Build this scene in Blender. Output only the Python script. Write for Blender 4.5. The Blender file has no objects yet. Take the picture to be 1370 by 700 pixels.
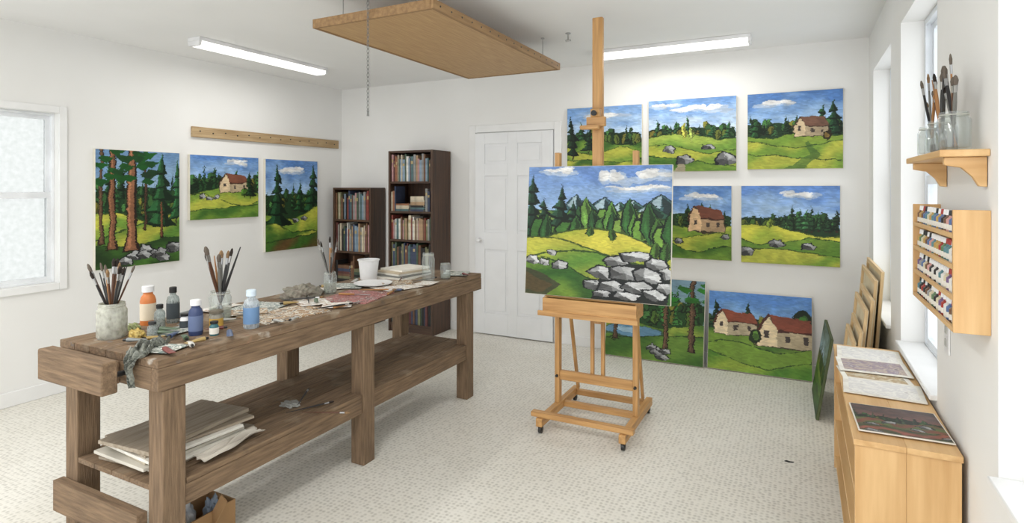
import bpy, math, random
import numpy as np
from mathutils import Vector, Matrix
R=random.Random(7)
sc=bpy.context.scene; COL=sc.collection
XL,XR,YB,ZC=-4.78,0.47,5.07,2.62

# ------------------------------------------------------------------ materials
def lin(c):
    return tuple(((x/12.92) if x<=0.04045 else ((x+0.055)/1.055)**2.4) for x in c)
def l4(c): return (*lin(c),1)
MC={}
def mat(name,c,rough=.6,metal=0,c2=None,vs=6,st=(1,1,1),bump=0,bs=60,emis=0,detail=4,lo=.35,hi=.65,spec=.5):
    if name in MC: return MC[name]
    m=bpy.data.materials.new(name); m.use_nodes=True; nt=m.node_tree; N=nt.nodes; L=nt.links
    b=N['Principled BSDF']; b.inputs['Roughness'].default_value=rough; b.inputs['Metallic'].default_value=metal
    b.inputs['Specular IOR Level'].default_value=spec
    tc=N.new('ShaderNodeTexCoord'); mp=N.new('ShaderNodeMapping'); mp.inputs['Scale'].default_value=st
    L.new(tc.outputs['Object'],mp.inputs['Vector'])
    no=N.new('ShaderNodeTexNoise'); no.inputs['Scale'].default_value=vs; no.inputs['Detail'].default_value=detail
    L.new(mp.outputs['Vector'],no.inputs['Vector'])
    cr=N.new('ShaderNodeValToRGB'); cr.color_ramp.elements[0].position=lo; cr.color_ramp.elements[1].position=hi
    if c2 is None: c2=tuple(x*.93 for x in c)
    cr.color_ramp.elements[0].color=l4(c2); cr.color_ramp.elements[1].color=l4(c)
    L.new(no.outputs['Fac'],cr.inputs['Fac']); L.new(cr.outputs['Color'],b.inputs['Base Color'])
    if bump:
        n2=N.new('ShaderNodeTexNoise'); n2.inputs['Scale'].default_value=bs; n2.inputs['Detail'].default_value=5
        L.new(mp.outputs['Vector'],n2.inputs['Vector'])
        bp=N.new('ShaderNodeBump'); bp.inputs['Strength'].default_value=bump; bp.inputs['Distance'].default_value=.004
        L.new(n2.outputs['Fac'],bp.inputs['Height']); L.new(bp.outputs['Normal'],b.inputs['Normal'])
    if emis:
        b.inputs['Emission Color'].default_value=l4(c); b.inputs['Emission Strength'].default_value=emis
    MC[name]=m; return m
def wood(name,c,c2,ax,rough=.55,sc_=1.0,bump=.3,lo=.3,hi=.68,det=8):
    st=[14*sc_]*3; st['xyz'.index(ax)]=1.1*sc_
    return mat('%s_%s'%(name,ax),c,rough,c2=c2,vs=2.2,st=tuple(st),bump=bump,bs=6,detail=det,lo=lo,hi=hi)
def smear(name,cols,scale=10,rough=.5,det=3,dist=1.5):
    if name in MC: return MC[name]
    m=bpy.data.materials.new(name); m.use_nodes=True; nt=m.node_tree; N=nt.nodes; L=nt.links
    b=N['Principled BSDF']; b.inputs['Roughness'].default_value=rough
    tc=N.new('ShaderNodeTexCoord'); no=N.new('ShaderNodeTexNoise'); no.inputs['Scale'].default_value=scale
    no.inputs['Detail'].default_value=det; no.inputs['Distortion'].default_value=dist
    L.new(tc.outputs['Object'],no.inputs['Vector'])
    cr=N.new('ShaderNodeValToRGB'); el=cr.color_ramp.elements; n=len(cols)
    el[0].position=.28; el[0].color=l4(cols[0]); el[1].position=.72; el[1].color=l4(cols[-1])
    for i in range(1,n-1):
        e=el.new(.28+.44*i/(n-1)); e.color=l4(cols[i])
    cr.color_ramp.interpolation='CONSTANT' if n>4 else 'LINEAR'
    L.new(no.outputs['Fac'],cr.inputs['Fac']); L.new(cr.outputs['Color'],b.inputs['Base Color'])
    MC[name]=m; return m
def glassmat(name,tint=(.95,.97,.97),op=.12,gs=.5,ns=30):
    if name in MC: return MC[name]
    m=bpy.data.materials.new(name); m.use_nodes=True; nt=m.node_tree; N=nt.nodes; L=nt.links
    N.remove(N['Principled BSDF']); out=N['Material Output']
    tr=N.new('ShaderNodeBsdfTransparent'); tr.inputs['Color'].default_value=l4(tint)
    gl=N.new('ShaderNodeBsdfGlossy'); gl.inputs['Roughness'].default_value=.08
    df=N.new('ShaderNodeBsdfDiffuse'); df.inputs['Color'].default_value=l4(tuple(x*.97 for x in tint))
    no=N.new('ShaderNodeTexNoise'); no.inputs['Scale'].default_value=ns
    mt=N.new('ShaderNodeMath'); mt.operation='MULTIPLY'; mt.inputs[1].default_value=op*2
    L.new(no.outputs['Fac'],mt.inputs[0])
    lw=N.new('ShaderNodeLayerWeight'); lw.inputs['Blend'].default_value=.5
    pw=N.new('ShaderNodeMath'); pw.operation='POWER'; pw.inputs[1].default_value=3; L.new(lw.outputs['Facing'],pw.inputs[0])
    ml=N.new('ShaderNodeMath'); ml.operation='MULTIPLY_ADD'; ml.inputs[1].default_value=gs; ml.inputs[2].default_value=.04; L.new(pw.outputs[0],ml.inputs[0])
    m1=N.new('ShaderNodeMixShader'); m2=N.new('ShaderNodeMixShader')
    L.new(ml.outputs[0],m1.inputs[0]); L.new(tr.outputs[0],m1.inputs[1]); L.new(gl.outputs[0],m1.inputs[2])
    L.new(mt.outputs[0],m2.inputs[0]); L.new(m1.outputs[0],m2.inputs[1]); L.new(df.outputs[0],m2.inputs[2])
    L.new(m2.outputs[0],out.inputs['Surface']); MC[name]=m; return m
def frosted(name):
    m=bpy.data.materials.new(name); m.use_nodes=True; nt=m.node_tree; N=nt.nodes; L=nt.links
    N.remove(N['Principled BSDF']); out=N['Material Output']
    tl=N.new('ShaderNodeBsdfTranslucent'); tr=N.new('ShaderNodeBsdfTransparent'); mx=N.new('ShaderNodeMixShader')
    tc=N.new('ShaderNodeTexCoord'); no=N.new('ShaderNodeTexNoise'); no.inputs['Scale'].default_value=30; no.inputs['Detail'].default_value=8
    L.new(tc.outputs['Object'],no.inputs['Vector'])
    cr=N.new('ShaderNodeValToRGB'); cr.color_ramp.elements[0].position=.3; cr.color_ramp.elements[0].color=(.625,.635,.62,1)
    cr.color_ramp.elements[1].position=.68; cr.color_ramp.elements[1].color=(.675,.68,.67,1)
    L.new(no.outputs['Fac'],cr.inputs['Fac']); L.new(cr.outputs['Color'],tl.inputs['Color']); L.new(cr.outputs['Color'],tr.inputs['Color'])
    mx.inputs[0].default_value=.88; L.new(tl.outputs[0],mx.inputs[1]); L.new(tr.outputs[0],mx.inputs[2])
    L.new(mx.outputs[0],out.inputs['Surface']); return m

WALL=mat('wall_paint',(.92,.918,.908),.85,c2=(.91,.907,.895),vs=2,bump=.05,bs=120)
CEIL=mat('ceiling_paint',(.94,.94,.935),.9,c2=(.93,.93,.925),vs=2)
TRIM=mat('trim_paint',(.93,.93,.925),.5,c2=(.91,.91,.905))
DOORM=mat('door_paint',(.92,.925,.93),.45,c2=(.905,.91,.915))
BW={a:wood('bench_wood',(.565,.465,.36),(.355,.285,.215),a,.85,2.9,.9,.24,.78) for a in 'xyz'}
PINE={a:wood('pine',(.88,.73,.52),(.78,.61,.40),a,.5,.8,.15) for a in 'xyz'}
PALE={a:wood('pale_pine',(.90,.79,.61),(.82,.69,.50),a,.5,.8,.15) for a in 'xz'}
EAS={a:wood('easel_wood',(.82,.64,.41),(.67,.49,.29),a,.45,1.4,.15) for a in 'xyz'}
PLY=wood('plywood',(.76,.63,.45),(.655,.52,.36),'y',.6,2.6,.15,.25,.75,7)
PLYE=wood('plywood_edge',(.64,.51,.35),(.50,.385,.26),'y',.7,1.4,.1)
RAIL=wood('rail_wood',(.74,.64,.49),(.58,.47,.32),'y',.6,1.5)
DK={a:wood('dark_wood',(.33,.235,.17),(.20,.135,.10),a,.5) for a in 'xz'}
CANV=mat('raw_canvas',(.90,.88,.82),.9,bump=.2,bs=300)
EDGE=mat('painted_canvas_edge',(.34,.38,.26),.9,bump=.2,bs=300)
CANB=mat('canvas_back',(.89,.84,.73),.9,c2=(.84,.78,.66),bump=.2,bs=300)
METAL=mat('steel',(.72,.72,.72),.3,1); DKM=mat('dark_metal',(.25,.25,.25),.4,.6)
CHM=mat('chain_metal',(.52,.52,.51),.5,.6)
WHP=mat('white_plastic',(.93,.93,.93),.35); BLK=mat('black_plastic',(.07,.07,.07),.4)
GLASS=glassmat('jar_glass',(.98,.988,.985),.055); GLASSM=glassmat('milky_glass',(.90,.90,.86),.42,.5,6)
WATER=glassmat('murky_water',(.88,.89,.85),.30,.5,8); PANE=glassmat('window_glass',(.99,.995,1),.01,.12); FROST=frosted('textured_glass')
PAPER=mat('paper',(.92,.91,.87),.8,c2=(.86,.84,.80),vs=20)
CARD=mat('cardboard',(.66,.52,.36),.85)
RAGM=smear('paint_rag',[(.28,.29,.27),(.52,.53,.49),(.22,.24,.22),(.66,.66,.62)],30,.5)
def colm(n,c,r=.45): return mat('col_'+n,c,r)

def bench_top_mat(name,spots):
    m=BW['y'].copy(); m.name=name; nt=m.node_tree; N=nt.nodes; L=nt.links
    b=N['Principled BSDF']; src=b.inputs['Base Color'].links[0].from_socket
    tc=N['Texture Coordinate']; cur=src
    for i,(c,s,lo) in enumerate(spots):
        no=N.new('ShaderNodeTexNoise'); no.noise_dimensions='4D'; no.inputs['W'].default_value=i*3.3
        no.inputs['Scale'].default_value=s; no.inputs['Detail'].default_value=8; L.new(tc.outputs['Object'],no.inputs['Vector'])
        cr=N.new('ShaderNodeValToRGB'); cr.color_ramp.elements[0].position=lo; cr.color_ramp.elements[1].position=lo+.12
        cr.color_ramp.elements[1].color=(.65,.65,.65,1)
        L.new(no.outputs['Fac'],cr.inputs['Fac'])
        mx=N.new('ShaderNodeMix'); mx.data_type='RGBA'; L.new(cr.outputs['Color'],mx.inputs[0]); L.new(cur,mx.inputs[6]); mx.inputs[7].default_value=l4(c); cur=mx.outputs[2]
    L.new(cur,b.inputs['Base Color']); return m
BTOP=bench_top_mat('stained_bench_top',[((.66,.61,.53),6,.53),((.29,.27,.24),9,.57),((.78,.76,.72),18,.61),((.62,.42,.31),13,.66),((.36,.42,.47),17,.66)])
BSH=bench_top_mat('dusty_shelf_boards',[((.60,.54,.46),7,.56),((.30,.27,.23),10,.62)])

def floor_mat():
    m=bpy.data.materials.new('pebbled_floor'); m.use_nodes=True; nt=m.node_tree; N=nt.nodes; L=nt.links
    b=N['Principled BSDF']; b.inputs['Roughness'].default_value=.5
    tc=N.new('ShaderNodeTexCoord')
    vo=N.new('ShaderNodeTexVoronoi'); vo.inputs['Scale'].default_value=44; vo.inputs['Randomness'].default_value=.4
    n1=N.new('ShaderNodeTexNoise'); n1.inputs['Scale'].default_value=1.6; n1.inputs['Detail'].default_value=6
    n2=N.new('ShaderNodeTexNoise'); n2.inputs['Scale'].default_value=14; n2.inputs['Detail'].default_value=3
    for n in (vo,n1,n2): L.new(tc.outputs['Object'],n.inputs['Vector'])
    cr=N.new('ShaderNodeValToRGB'); e=cr.color_ramp.elements
    e[0].position=.3; e[0].color=l4((.875,.86,.82)); e[1].position=.7; e[1].color=l4((.92,.91,.878))
    L.new(n1.outputs['Fac'],cr.inputs['Fac'])
    c2=N.new('ShaderNodeValToRGB'); c2.color_ramp.elements[0].position=.12; c2.color_ramp.elements[0].color=(.50,.49,.46,1)
    c2.color_ramp.elements[1].position=.50; c2.color_ramp.elements[1].color=(1,1,1,1); L.new(vo.outputs['Distance'],c2.inputs['Fac'])
    mx=N.new('ShaderNodeMix'); mx.data_type='RGBA'; mx.blend_type='MULTIPLY'; mx.inputs[0].default_value=.6
    L.new(cr.outputs['Color'],mx.inputs[6]); L.new(c2.outputs['Color'],mx.inputs[7])
    c3=N.new('ShaderNodeValToRGB'); c3.color_ramp.elements[0].position=.215; c3.color_ramp.elements[0].color=(.40,.39,.37,1)
    c3.color_ramp.elements[1].position=.25; c3.color_ramp.elements[1].color=(1,1,1,1); L.new(n2.outputs['Fac'],c3.inputs['Fac'])
    m2=N.new('ShaderNodeMix'); m2.data_type='RGBA'; m2.blend_type='MULTIPLY'; m2.inputs[0].default_value=.5
    L.new(mx.outputs[2],m2.inputs[6]); L.new(c3.outputs['Color'],m2.inputs[7]); L.new(m2.outputs[2],b.inputs['Base Color'])
    bp=N.new('ShaderNodeBump'); bp.inputs['Strength'].default_value=.35; bp.inputs['Distance'].default_value=.003
    L.new(vo.outputs['Distance'],bp.inputs['Height']); L.new(bp.outputs['Normal'],b.inputs['Normal']); return m
FLOOR=floor_mat()

def paint_mat():
    m=bpy.data.materials.new('oil_paint'); m.use_nodes=True; nt=m.node_tree; N=nt.nodes; L=nt.links
    b=N['Principled BSDF']; b.inputs['Roughness'].default_value=.5; b.inputs['Specular IOR Level'].default_value=.3
    a=N.new('ShaderNodeAttribute'); a.attribute_name='paint'; L.new(a.outputs['Color'],b.inputs['Base Color'])
    n=N.new('ShaderNodeTexNoise'); n.inputs['Scale'].default_value=120; bp=N.new('ShaderNodeBump'); bp.inputs['Strength'].default_value=.15
    bp.inputs['Distance'].default_value=.002
    tc=N.new('ShaderNodeTexCoord'); L.new(tc.outputs['Object'],n.inputs['Vector']); L.new(n.outputs['Fac'],bp.inputs['Height']); L.new(bp.outputs['Normal'],b.inputs['Normal'])
    return m
PAINT=paint_mat()

# ------------------------------------------------------------------ geometry
import bmesh
class G:
    def __init__(s): s.v=[];s.f=[];s.m=[]
    def add(s,vs,fs,mi=0,M=None):
        o=len(s.v)
        s.v+=[tuple(M@Vector(v)) if M is not None else tuple(v) for v in vs]
        s.f+=[tuple(i+o for i in f) for f in fs]; s.m+=[mi]*len(fs); return s
    def box(s,x0,x1,y0,y1,z0,z1,mi=0,M=None):
        return s.add([(x,y,z) for x in(x0,x1) for y in(y0,y1) for z in(z0,z1)],
            [(0,1,3,2),(4,6,7,5),(0,4,5,1),(2,3,7,6),(0,2,6,4),(1,5,7,3)],mi,M)
    def beam(s,p0,p1,w,d,mi=0):
        p0=Vector(p0);p1=Vector(p1);dv=p1-p0;M=Matrix.Translation(p0)@dv.to_track_quat('Z','Y').to_matrix().to_4x4()
        return s.box(-w/2,w/2,-d/2,d/2,0,dv.length,mi,M)
    def cyl(s,p0,p1,r0,r1=None,n=14,mi=0):
        if r1 is None:r1=r0
        p0=Vector(p0);p1=Vector(p1);dv=p1-p0;M=Matrix.Translation(p0)@dv.to_track_quat('Z','Y').to_matrix().to_4x4()
        return s.lathe([(0,0),(r0,0),(r1,dv.length),(0,dv.length)],(0,0,0),n,mi,M)
    def lathe(s,prof,c=(0,0,0),n=20,mi=0,M=None):
        vs=[];idx=[]
        for r,z in prof:
            if r<1e-6: idx.append([len(vs)]); vs.append((c[0],c[1],c[2]+z))
            else:
                idx.append(list(range(len(vs),len(vs)+n)))
                vs+=[(c[0]+r*math.cos(2*math.pi*k/n),c[1]+r*math.sin(2*math.pi*k/n),c[2]+z) for k in range(n)]
        fs=[]
        for a,b in zip(idx[:-1],idx[1:]):
            if len(a)==1 and len(b)==1: continue
            for k in range(n):
                k2=(k+1)%n
                if len(a)==1: fs.append((a[0],b[k2],b[k]))
                elif len(b)==1: fs.append((a[k],a[k2],b[0]))
                else: fs.append((a[k],a[k2],b[k2],b[k]))
        return s.add(vs,fs,mi,M)
    def prism(s,pts,ax,a0,a1,mi=0):
        n=len(pts)
        def P(p,a): return {'x':(a,p[0],p[1]),'y':(p[0],a,p[1]),'z':(p[0],p[1],a)}[ax]
        return s.add([P(p,a0) for p in pts]+[P(p,a1) for p in pts],
            [tuple(range(n)),tuple(range(2*n-1,n-1,-1))]+[(i,(i+1)%n,(i+1)%n+n,i+n) for i in range(n)],mi)
    def obj(s,name,mats,parent=None,bevel=0,smooth=True):
        a=np.array(s.v); c=(a.min(0)+a.max(0))/2; c[2]=a[:,2].min()
        me=bpy.data.meshes.new(name); me.from_pydata((a-c).tolist(),[],s.f)
        if not isinstance(mats,(list,tuple)): mats=[mats]
        for m in mats: me.materials.append(m)
        me.polygons.foreach_set('material_index',s.m)
        bm=bmesh.new(); bm.from_mesh(me); bmesh.ops.recalc_face_normals(bm,faces=bm.faces)
        for f in bm.faces: f.smooth=smooth
        for e in bm.edges:
            if len(e.link_faces)==2 and e.calc_face_angle(0)>.6: e.smooth=False
        bm.to_mesh(me); bm.free()
        o=bpy.data.objects.new(name,me); COL.objects.link(o); o.location=c
        if parent: o.parent=parent
        if bevel:
            b=o.modifiers.new('bevel','BEVEL'); b.width=bevel; b.segments=2; b.limit_method='ANGLE'; b.angle_limit=.7
        return o
def E(name,loc=(0,0,0),rot=(0,0,0)):
    o=bpy.data.objects.new(name,None); o.empty_display_size=.05; COL.objects.link(o); o.location=loc; o.rotation_euler=rot; return o
def tag(o,label,cat,group=None):
    o['label']=label; o['category']=cat
    if group:o['group']=group
    return o
def struct(o): o['kind']='structure'; return o

# ------------------------------------------------------------------ room
struct(G().box(XL-.16,XR+.2,-1.6,YB+.16,-.1,0).obj('floor',FLOOR))
struct(G().box(XL-.16,XR+.2,-1.6,YB+.16,ZC,ZC+.1).obj('ceiling',CEIL))
struct(G().box(XL-.16,XR+.2,YB,YB+.16,0,ZC).obj('wall_back',WALL))
def wallx(name,xi,sg,ops):
    g=G(); x0,x1=sorted((xi,xi+sg*.16)); y=-1.6
    for (a,b,z0,z1) in ops:
        g.box(x0,x1,y,a,0,ZC); g.box(x0,x1,a,b,0,z0); g.box(x0,x1,a,b,z1,ZC); y=b
    g.box(x0,x1,y,YB,0,ZC); return struct(g.obj(name,WALL))
LO=[(1.24,2.215,.80,2.02)]
RO=[(.85,1.93,.70,2.36),(2.68,3.56,.67,2.34),(3.92,4.80,.67,2.32)]
wallx('wall_left',XL,-1,LO); wallx('wall_right',XR,1,RO)
def window(n,xi,sg,a,b,z0,z1,pane,fr,fw=.028,sw=.032):
    def X(d0,d1): return sorted((xi+sg*d0,xi+sg*d1))
    def ring(g,d0,d1,a,b,z0,z1,w,wb=None,wt=None):
        x0,x1=X(d0,d1); wb=wb or w; wt=wt or w
        g.box(x0,x1,a,a+w,z0,z1).box(x0,x1,b-w,b,z0,z1).box(x0,x1,a+w,b-w,z0,z0+wb).box(x0,x1,a+w,b-w,z1-wt,z1)
    g=G(); ring(g,.05 if sg<0 else .10,.155,a,b,z0,z1,fw)
    o=struct(g.obj('window_%d'%n,fr,bevel=.003))
    zm=(z0+z1)/2+.02
    for nm,d0,za,zb,wb,wt in (('lower_sash',.055 if sg<0 else .105,z0+fw,zm+.022,None,.044),('upper_sash',.08 if sg<0 else .13,zm-.022,z1-fw,.044,None)):
        s=G(); ring(s,d0,d0+.022,a+fw,b-fw,za,zb,sw,wb,wt)
        p=s.obj(nm,fr); p.parent=o; p.location=p.location-o.location
        x0,x1=X(d0+.008,d0+.013); q=G().box(x0,x1,a+fw+sw-.005,b-fw-sw+.005,za+(wb or sw)-.005,zb-(wt or sw)+.005).obj('glass_pane',pane); q.parent=o; q.location=q.location-o.location
VFR=mat('vinyl_frame',(.94,.95,.96),.4)
window(1,XL,-1,*LO[0],FROST,VFR,.018,.026)
for i,o in enumerate(RO): window(i+2,XR,1,*o,PANE,mat('white_frame',(.91,.93,.95),.4))
def casing(n,xi,sg,a,b,z0,z1,w=.05,d=.018):
    x0,x1=sorted((xi,xi-sg*d)); g=G()
    g.box(x0,x1,a-w,a,z0-w,z1+w).box(x0,x1,b,b+w,z0-w,z1+w).box(x0,x1,a,b,z1,z1+w).box(x0,x1,a,b,z0-w,z0)
    struct(g.obj('trim_%d'%n,TRIM,bevel=.003))
casing(1,XL,-1,*LO[0])
k=2
for a,b,z0,z1 in RO:
    struct(G().box(XR-.025,XR+.10,a-.0,b+.0,z0,z0+.022).obj('trim_%d'%k,TRIM,bevel=.004)); k+=1
def base(n,*b): struct(G().box(*b).obj('baseboard_'+n,TRIM,bevel=.004))
base('left',XL,XL+.014,-1.6,YB,0,.10); base('back',-2.02,XR,YB-.014,YB,0,.09); base('right',XR-.014,XR,-1.6,YB-.014,0,.09)
def door():
    x0,x1,y=-2.95,-2.10,YB-.004; D=.035
    g=G(); st=.11; xm=(x0+x1)/2
    g.box(x0,x0+st,y-D,y,.01,2.03).box(x1-st,x1,y-D,y,.01,2.03).box(xm-.05,xm+.05,y-D,y,.01,2.03)
    for a,b in ((.01,.22),(.86,1.03),(1.60,1.72),(1.92,2.03)):
        g.box(x0+st,xm-.05,y-D,y,a,b).box(xm+.05,x1-st,y-D,y,a,b)
    for xa,xb in((x0+st,xm-.05),(xm+.05,x1-st)):
        for a,b in((.22,.86),(1.03,1.60),(1.72,1.92)):
            g.box(xa,xb,y-D+.009,y,a,b); g.box(xa+.03,xb-.03,y-D+.003,y-D+.009,a+.03,b-.03)
    o=struct(g.obj('door_1',DOORM,bevel=.002))
    kn=G().cyl((x0+.06,y-D,.95),(x0+.06,y-D-.008,.95),.026,.026).cyl((x0+.06,y-D-.008,.95),(x0+.06,y-D-.035,.95),.010).lathe([(0,-.022),(.016,-.018),(.023,0),(.016,.018),(0,.022)],(x0+.06,y-D-.048,.95),16).obj('door_knob',WHP)
    kn.parent=o; kn.location=kn.location-o.location
    t=G(); w=.075; t.box(x0-.008-w,x0-.008,YB-.02,YB,0,2.04+w).box(x1+.008,x1+.008+w,YB-.02,YB,0,2.04+w).box(x0-.008,x1+.008,YB-.02,YB,2.04,2.04+w)
    struct(t.obj('trim_5',TRIM,bevel=.004))
door()
base('corner',XL+.014,-3.04,YB-.014,YB,0,.09)

# ------------------------------------------------------------------ painter
class Pic:
    def __init__(s,w,h,seed):
        s.w,s.h=w,h; s.r=random.Random(seed); s.n=np.random.RandomState(seed)
        s.U,s.V=np.meshgrid(np.linspace(0,1,w),np.linspace(0,1,h)); s.C=np.zeros((h,w,3))
    def noise(s,gx,gy):
        g=s.n.rand(gy+2,gx+2); x=s.U*gx; y=s.V*gy; xi=x.astype(int); yi=y.astype(int); fx=x-xi; fy=y-yi
        fx=fx*fx*(3-2*fx); fy=fy*fy*(3-2*fy)
        return (g[yi,xi]*(1-fx)+g[yi,xi+1]*fx)*(1-fy)+(g[yi+1,xi]*(1-fx)+g[yi+1,xi+1]*fx)*fy
    def put(s,m,c,a=1.): s.C[m]=s.C[m]*(1-a)+np.array(c)*a
    def poly(s,pts,c,a=1.):
        xs=[p[0] for p in pts]; ys=[p[1] for p in pts]
        i0=max(0,int(min(xs)*(s.w-1))); i1=min(s.w,int(max(xs)*(s.w-1))+2); j0=max(0,int(min(ys)*(s.h-1))); j1=min(s.h,int(max(ys)*(s.h-1))+2)
        if i1<=i0 or j1<=j0: return
        U=s.U[j0:j1,i0:i1]; V=s.V[j0:j1,i0:i1]; m=np.zeros(U.shape,bool); n=len(pts)
        for i in range(n):
            xa,ya=pts[i]; xb,yb=pts[(i+1)%n]
            if ya==yb: continue
            m^=((ya>V)!=(yb>V))&(U<(xb-xa)*(V-ya)/(yb-ya)+xa)
        sub=s.C[j0:j1,i0:i1]; sub[m]=sub[m]*(1-a)+np.array(c)*a
    def ell(s,cx,cy,rx,ry,c,a=1.): s.put(((s.U-cx)/rx)**2+((s.V-cy)/ry)**2<1,c,a)
    def sky(s,top=(.32,.50,.76),bot=(.68,.80,.91)):
        t=np.clip((s.V-.45)/.55,0,1)+.6*(s.noise(4,10)-.5)+.3*(s.noise(9,22)-.5); t=np.clip(t,0,1)[...,None]
        s.C[:]=np.array(bot)*(1-t)+np.array(top)*t
    def cloud(s,cx,cy,w,h):
        for k in range(8):
            x=cx+(s.r.random()-.5)*w; y=cy+(s.r.random()-.5)*h*.5; s.ell(x,y-.012,w*.26,h*.26,(.68,.75,.84),.8)
        for k in range(9):
            x=cx+(s.r.random()-.5)*w*.9; y=cy+(s.r.random()-.3)*h*.5; f=.84+.10*s.r.random(); s.ell(x,y,w*(.14+.12*s.r.random()),h*(.13+.13*s.r.random()),(f,f,f*.99),.85)
    def hill(s,fn,c1,c2,k=40,amp=5,sl=4):
        f=fn(s.U); d=f-s.V; m=d>0; t=.5+.5*np.sin(d*k+amp*s.noise(4,3)+s.U*sl); t=t*.75+.25*s.noise(12,28); t=np.clip(1.35*(t-.5)+.5,0,1)[...,None]
        c=np.array(c1)*(1-t)+np.array(c2)*t; s.C[m]=c[m]; s.put(m&(d<.012),(.13,.23,.09),.8)
    def conifer(s,x,y,h,w,c=(.09,.20,.11)):
        ln=(s.r.random()-.5)*w*.35
        s.poly([(x-.010,y-.01),(x+.010,y-.01),(x+.006,y+h*.3),(x-.006,y+h*.3)],(.22,.14,.09))
        n=5; hl=tuple(min(1,q*1.7+.04) for q in c); dk=tuple(q*.5 for q in c); x0=x
        for i in range(n):
            x=x0+ln*i/n
            b=y+h*(.08+.80*i/n); ww=w*(1-i/n*.82); tp=b+h*.34; j=(s.r.random()-.5)*.04; wl=ww*(.38+.26*s.r.random()); wr=ww*(.38+.26*s.r.random())
            s.poly([(x-wl,b+j),(x,b-.010),(x+wr,b-j),(x+wr*.25,b+h*.15),(x,min(tp,y+h)),(x-wl*.25,b+h*.15)],dk)
            s.poly([(x-wl*.85,b+j+.01),(x+wr*.25,b+.012),(x+wr*.1,b+h*.16),(x,min(tp,y+h)-.01),(x-wl*.25,b+h*.14)],c)
            if w>.12: s.poly([(x-wl*.7,b+j+.016),(x-wl*.25,b+.02),(x-.006,tp-.04)],hl,.6)
    def leaf(s,x,y,h,w,c):
        ln=(s.r.random()-.5)*w*.5
        P=lambda q:[(x,y),(x-w*.5*q+ln*.3,y+h*.35),(x-w*.35*q+ln*.7,y+h*.7),(x+ln,y+h*(.9+.1*q)),(x+w*.35*q+ln*.7,y+h*.7),(x+w*.5*q+ln*.3,y+h*.35)]
        s.poly(P(1.18),(.05,.10,.06)); s.poly(P(.92),c)
        s.poly([(x,y+.01),(x+w*.4+ln*.3,y+h*.35),(x+w*.28+ln*.7,y+h*.68),(x+ln,y+h*.93)],tuple(q*.48 for q in c),.85)
        s.poly([(x-w*.05,y+h*.15),(x-w*.32+ln*.3,y+h*.38),(x-w*.2+ln*.6,y+h*.62)],tuple(min(1,q*1.3) for q in c),.7)
    def bush(s,x,y,h,w,c):
        n=7; P=lambda q:[(x+w*.5*q*math.cos(2*math.pi*i/n+.3)*(1+.22*math.sin(i*3.1+x*40)),y+h*.5+h*.5*q*math.sin(2*math.pi*i/n+.3)) for i in range(n)]
        s.poly(P(1.15),(.07,.13,.06)); s.poly(P(.92),c); s.poly([(x,y+h*.05),(x+w*.42,y+h*.4),(x+w*.2,y+h*.85),(x+w*.02,y+h*.5)],tuple(q*.5 for q in c),.85)
    def round_tree(s,x,y,r,c):
        s.poly([(x-.008,y-r*1.6),(x+.008,y-r*1.6),(x+.006,y),(x-.006,y)],(.2,.13,.08))
        s.ell(x,y,r*.9,r*1.25,tuple(v*.35 for v in c))
        for k in range(6):
            a=s.r.random()*6.3; q=s.r.random()*r*.5; f=.7+.6*s.r.random()
            s.ell(x-r*.1+q*math.cos(a),y+r*.1+q*math.sin(a)*1.3,r*.36,r*.46,tuple(min(1,v*f) for v in c))
    def rock(s,cx,cy,rx,ry,big=False):
        n=s.r.choice([5,6,6]); o=s.r.random(); an=[2*math.pi*(i+o+.4*s.r.random())/n for i in range(n)]; rr=[.74+.46*s.r.random() for _ in an]
        P=lambda q:[(cx+rx*q*r*math.cos(a),cy+max(-.66,q*r*math.sin(a))*ry) for a,r in zip(an,rr)]
        s.poly(P(1.15),(.10,.11,.12)); pp=P(.95)
        c=(cx+rx*(s.r.random()-.5)*.5,cy+ry*(.25*s.r.random()))
        for i in range(n):
            a=an[i]+math.pi/n; lit=math.sin(a+.7)
            f=(.74 if lit>.25 else .54 if lit>-.4 else .33)+.14*(s.r.random()-.5)+(.03 if big else -.07); s.poly([c,pp[i],pp[(i+1)%n]],(f*.99,f,f))
    def house(s,x,y,q,wall=(.88,.78,.62),roof=(.50,.29,.21)):
        dk=tuple(v*.80 for v in wall); W=lambda a,b:(x+a*q,y+b*q*1.15)
        s.poly([W(-.64,-.05),W(1.18,-.03),W(1.2,.5),W(-.3,1.08),W(-.64,.55)],(.26,.21,.16))
        s.poly([W(0,0),W(1.15,0),W(1.15,.55),W(0,.55)],dk)
        s.poly([W(-.6,-.03),W(0,0),W(0,.58),W(-.3,1.05),W(-.6,.55)],wall)
        s.poly([W(.0,.52),W(1.24,.52),W(.99,.98),W(-.28,1.12)],roof); s.poly([W(.0,.50),W(1.24,.50),W(1.23,.56),W(-.01,.57)],tuple(v*.55 for v in roof))
        s.poly([W(-.7,.46),W(-.3,1.14),W(-.24,1.1),W(-.58,.46)],tuple(v*.6 for v in roof))
        for a,b in((-.38,.30),(.25,.18),(.78,.18)):
            s.poly([W(a,b),W(a+.15,b),W(a+.15,b+.22),W(a,b+.22)],(.28,.24,.22))
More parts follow.
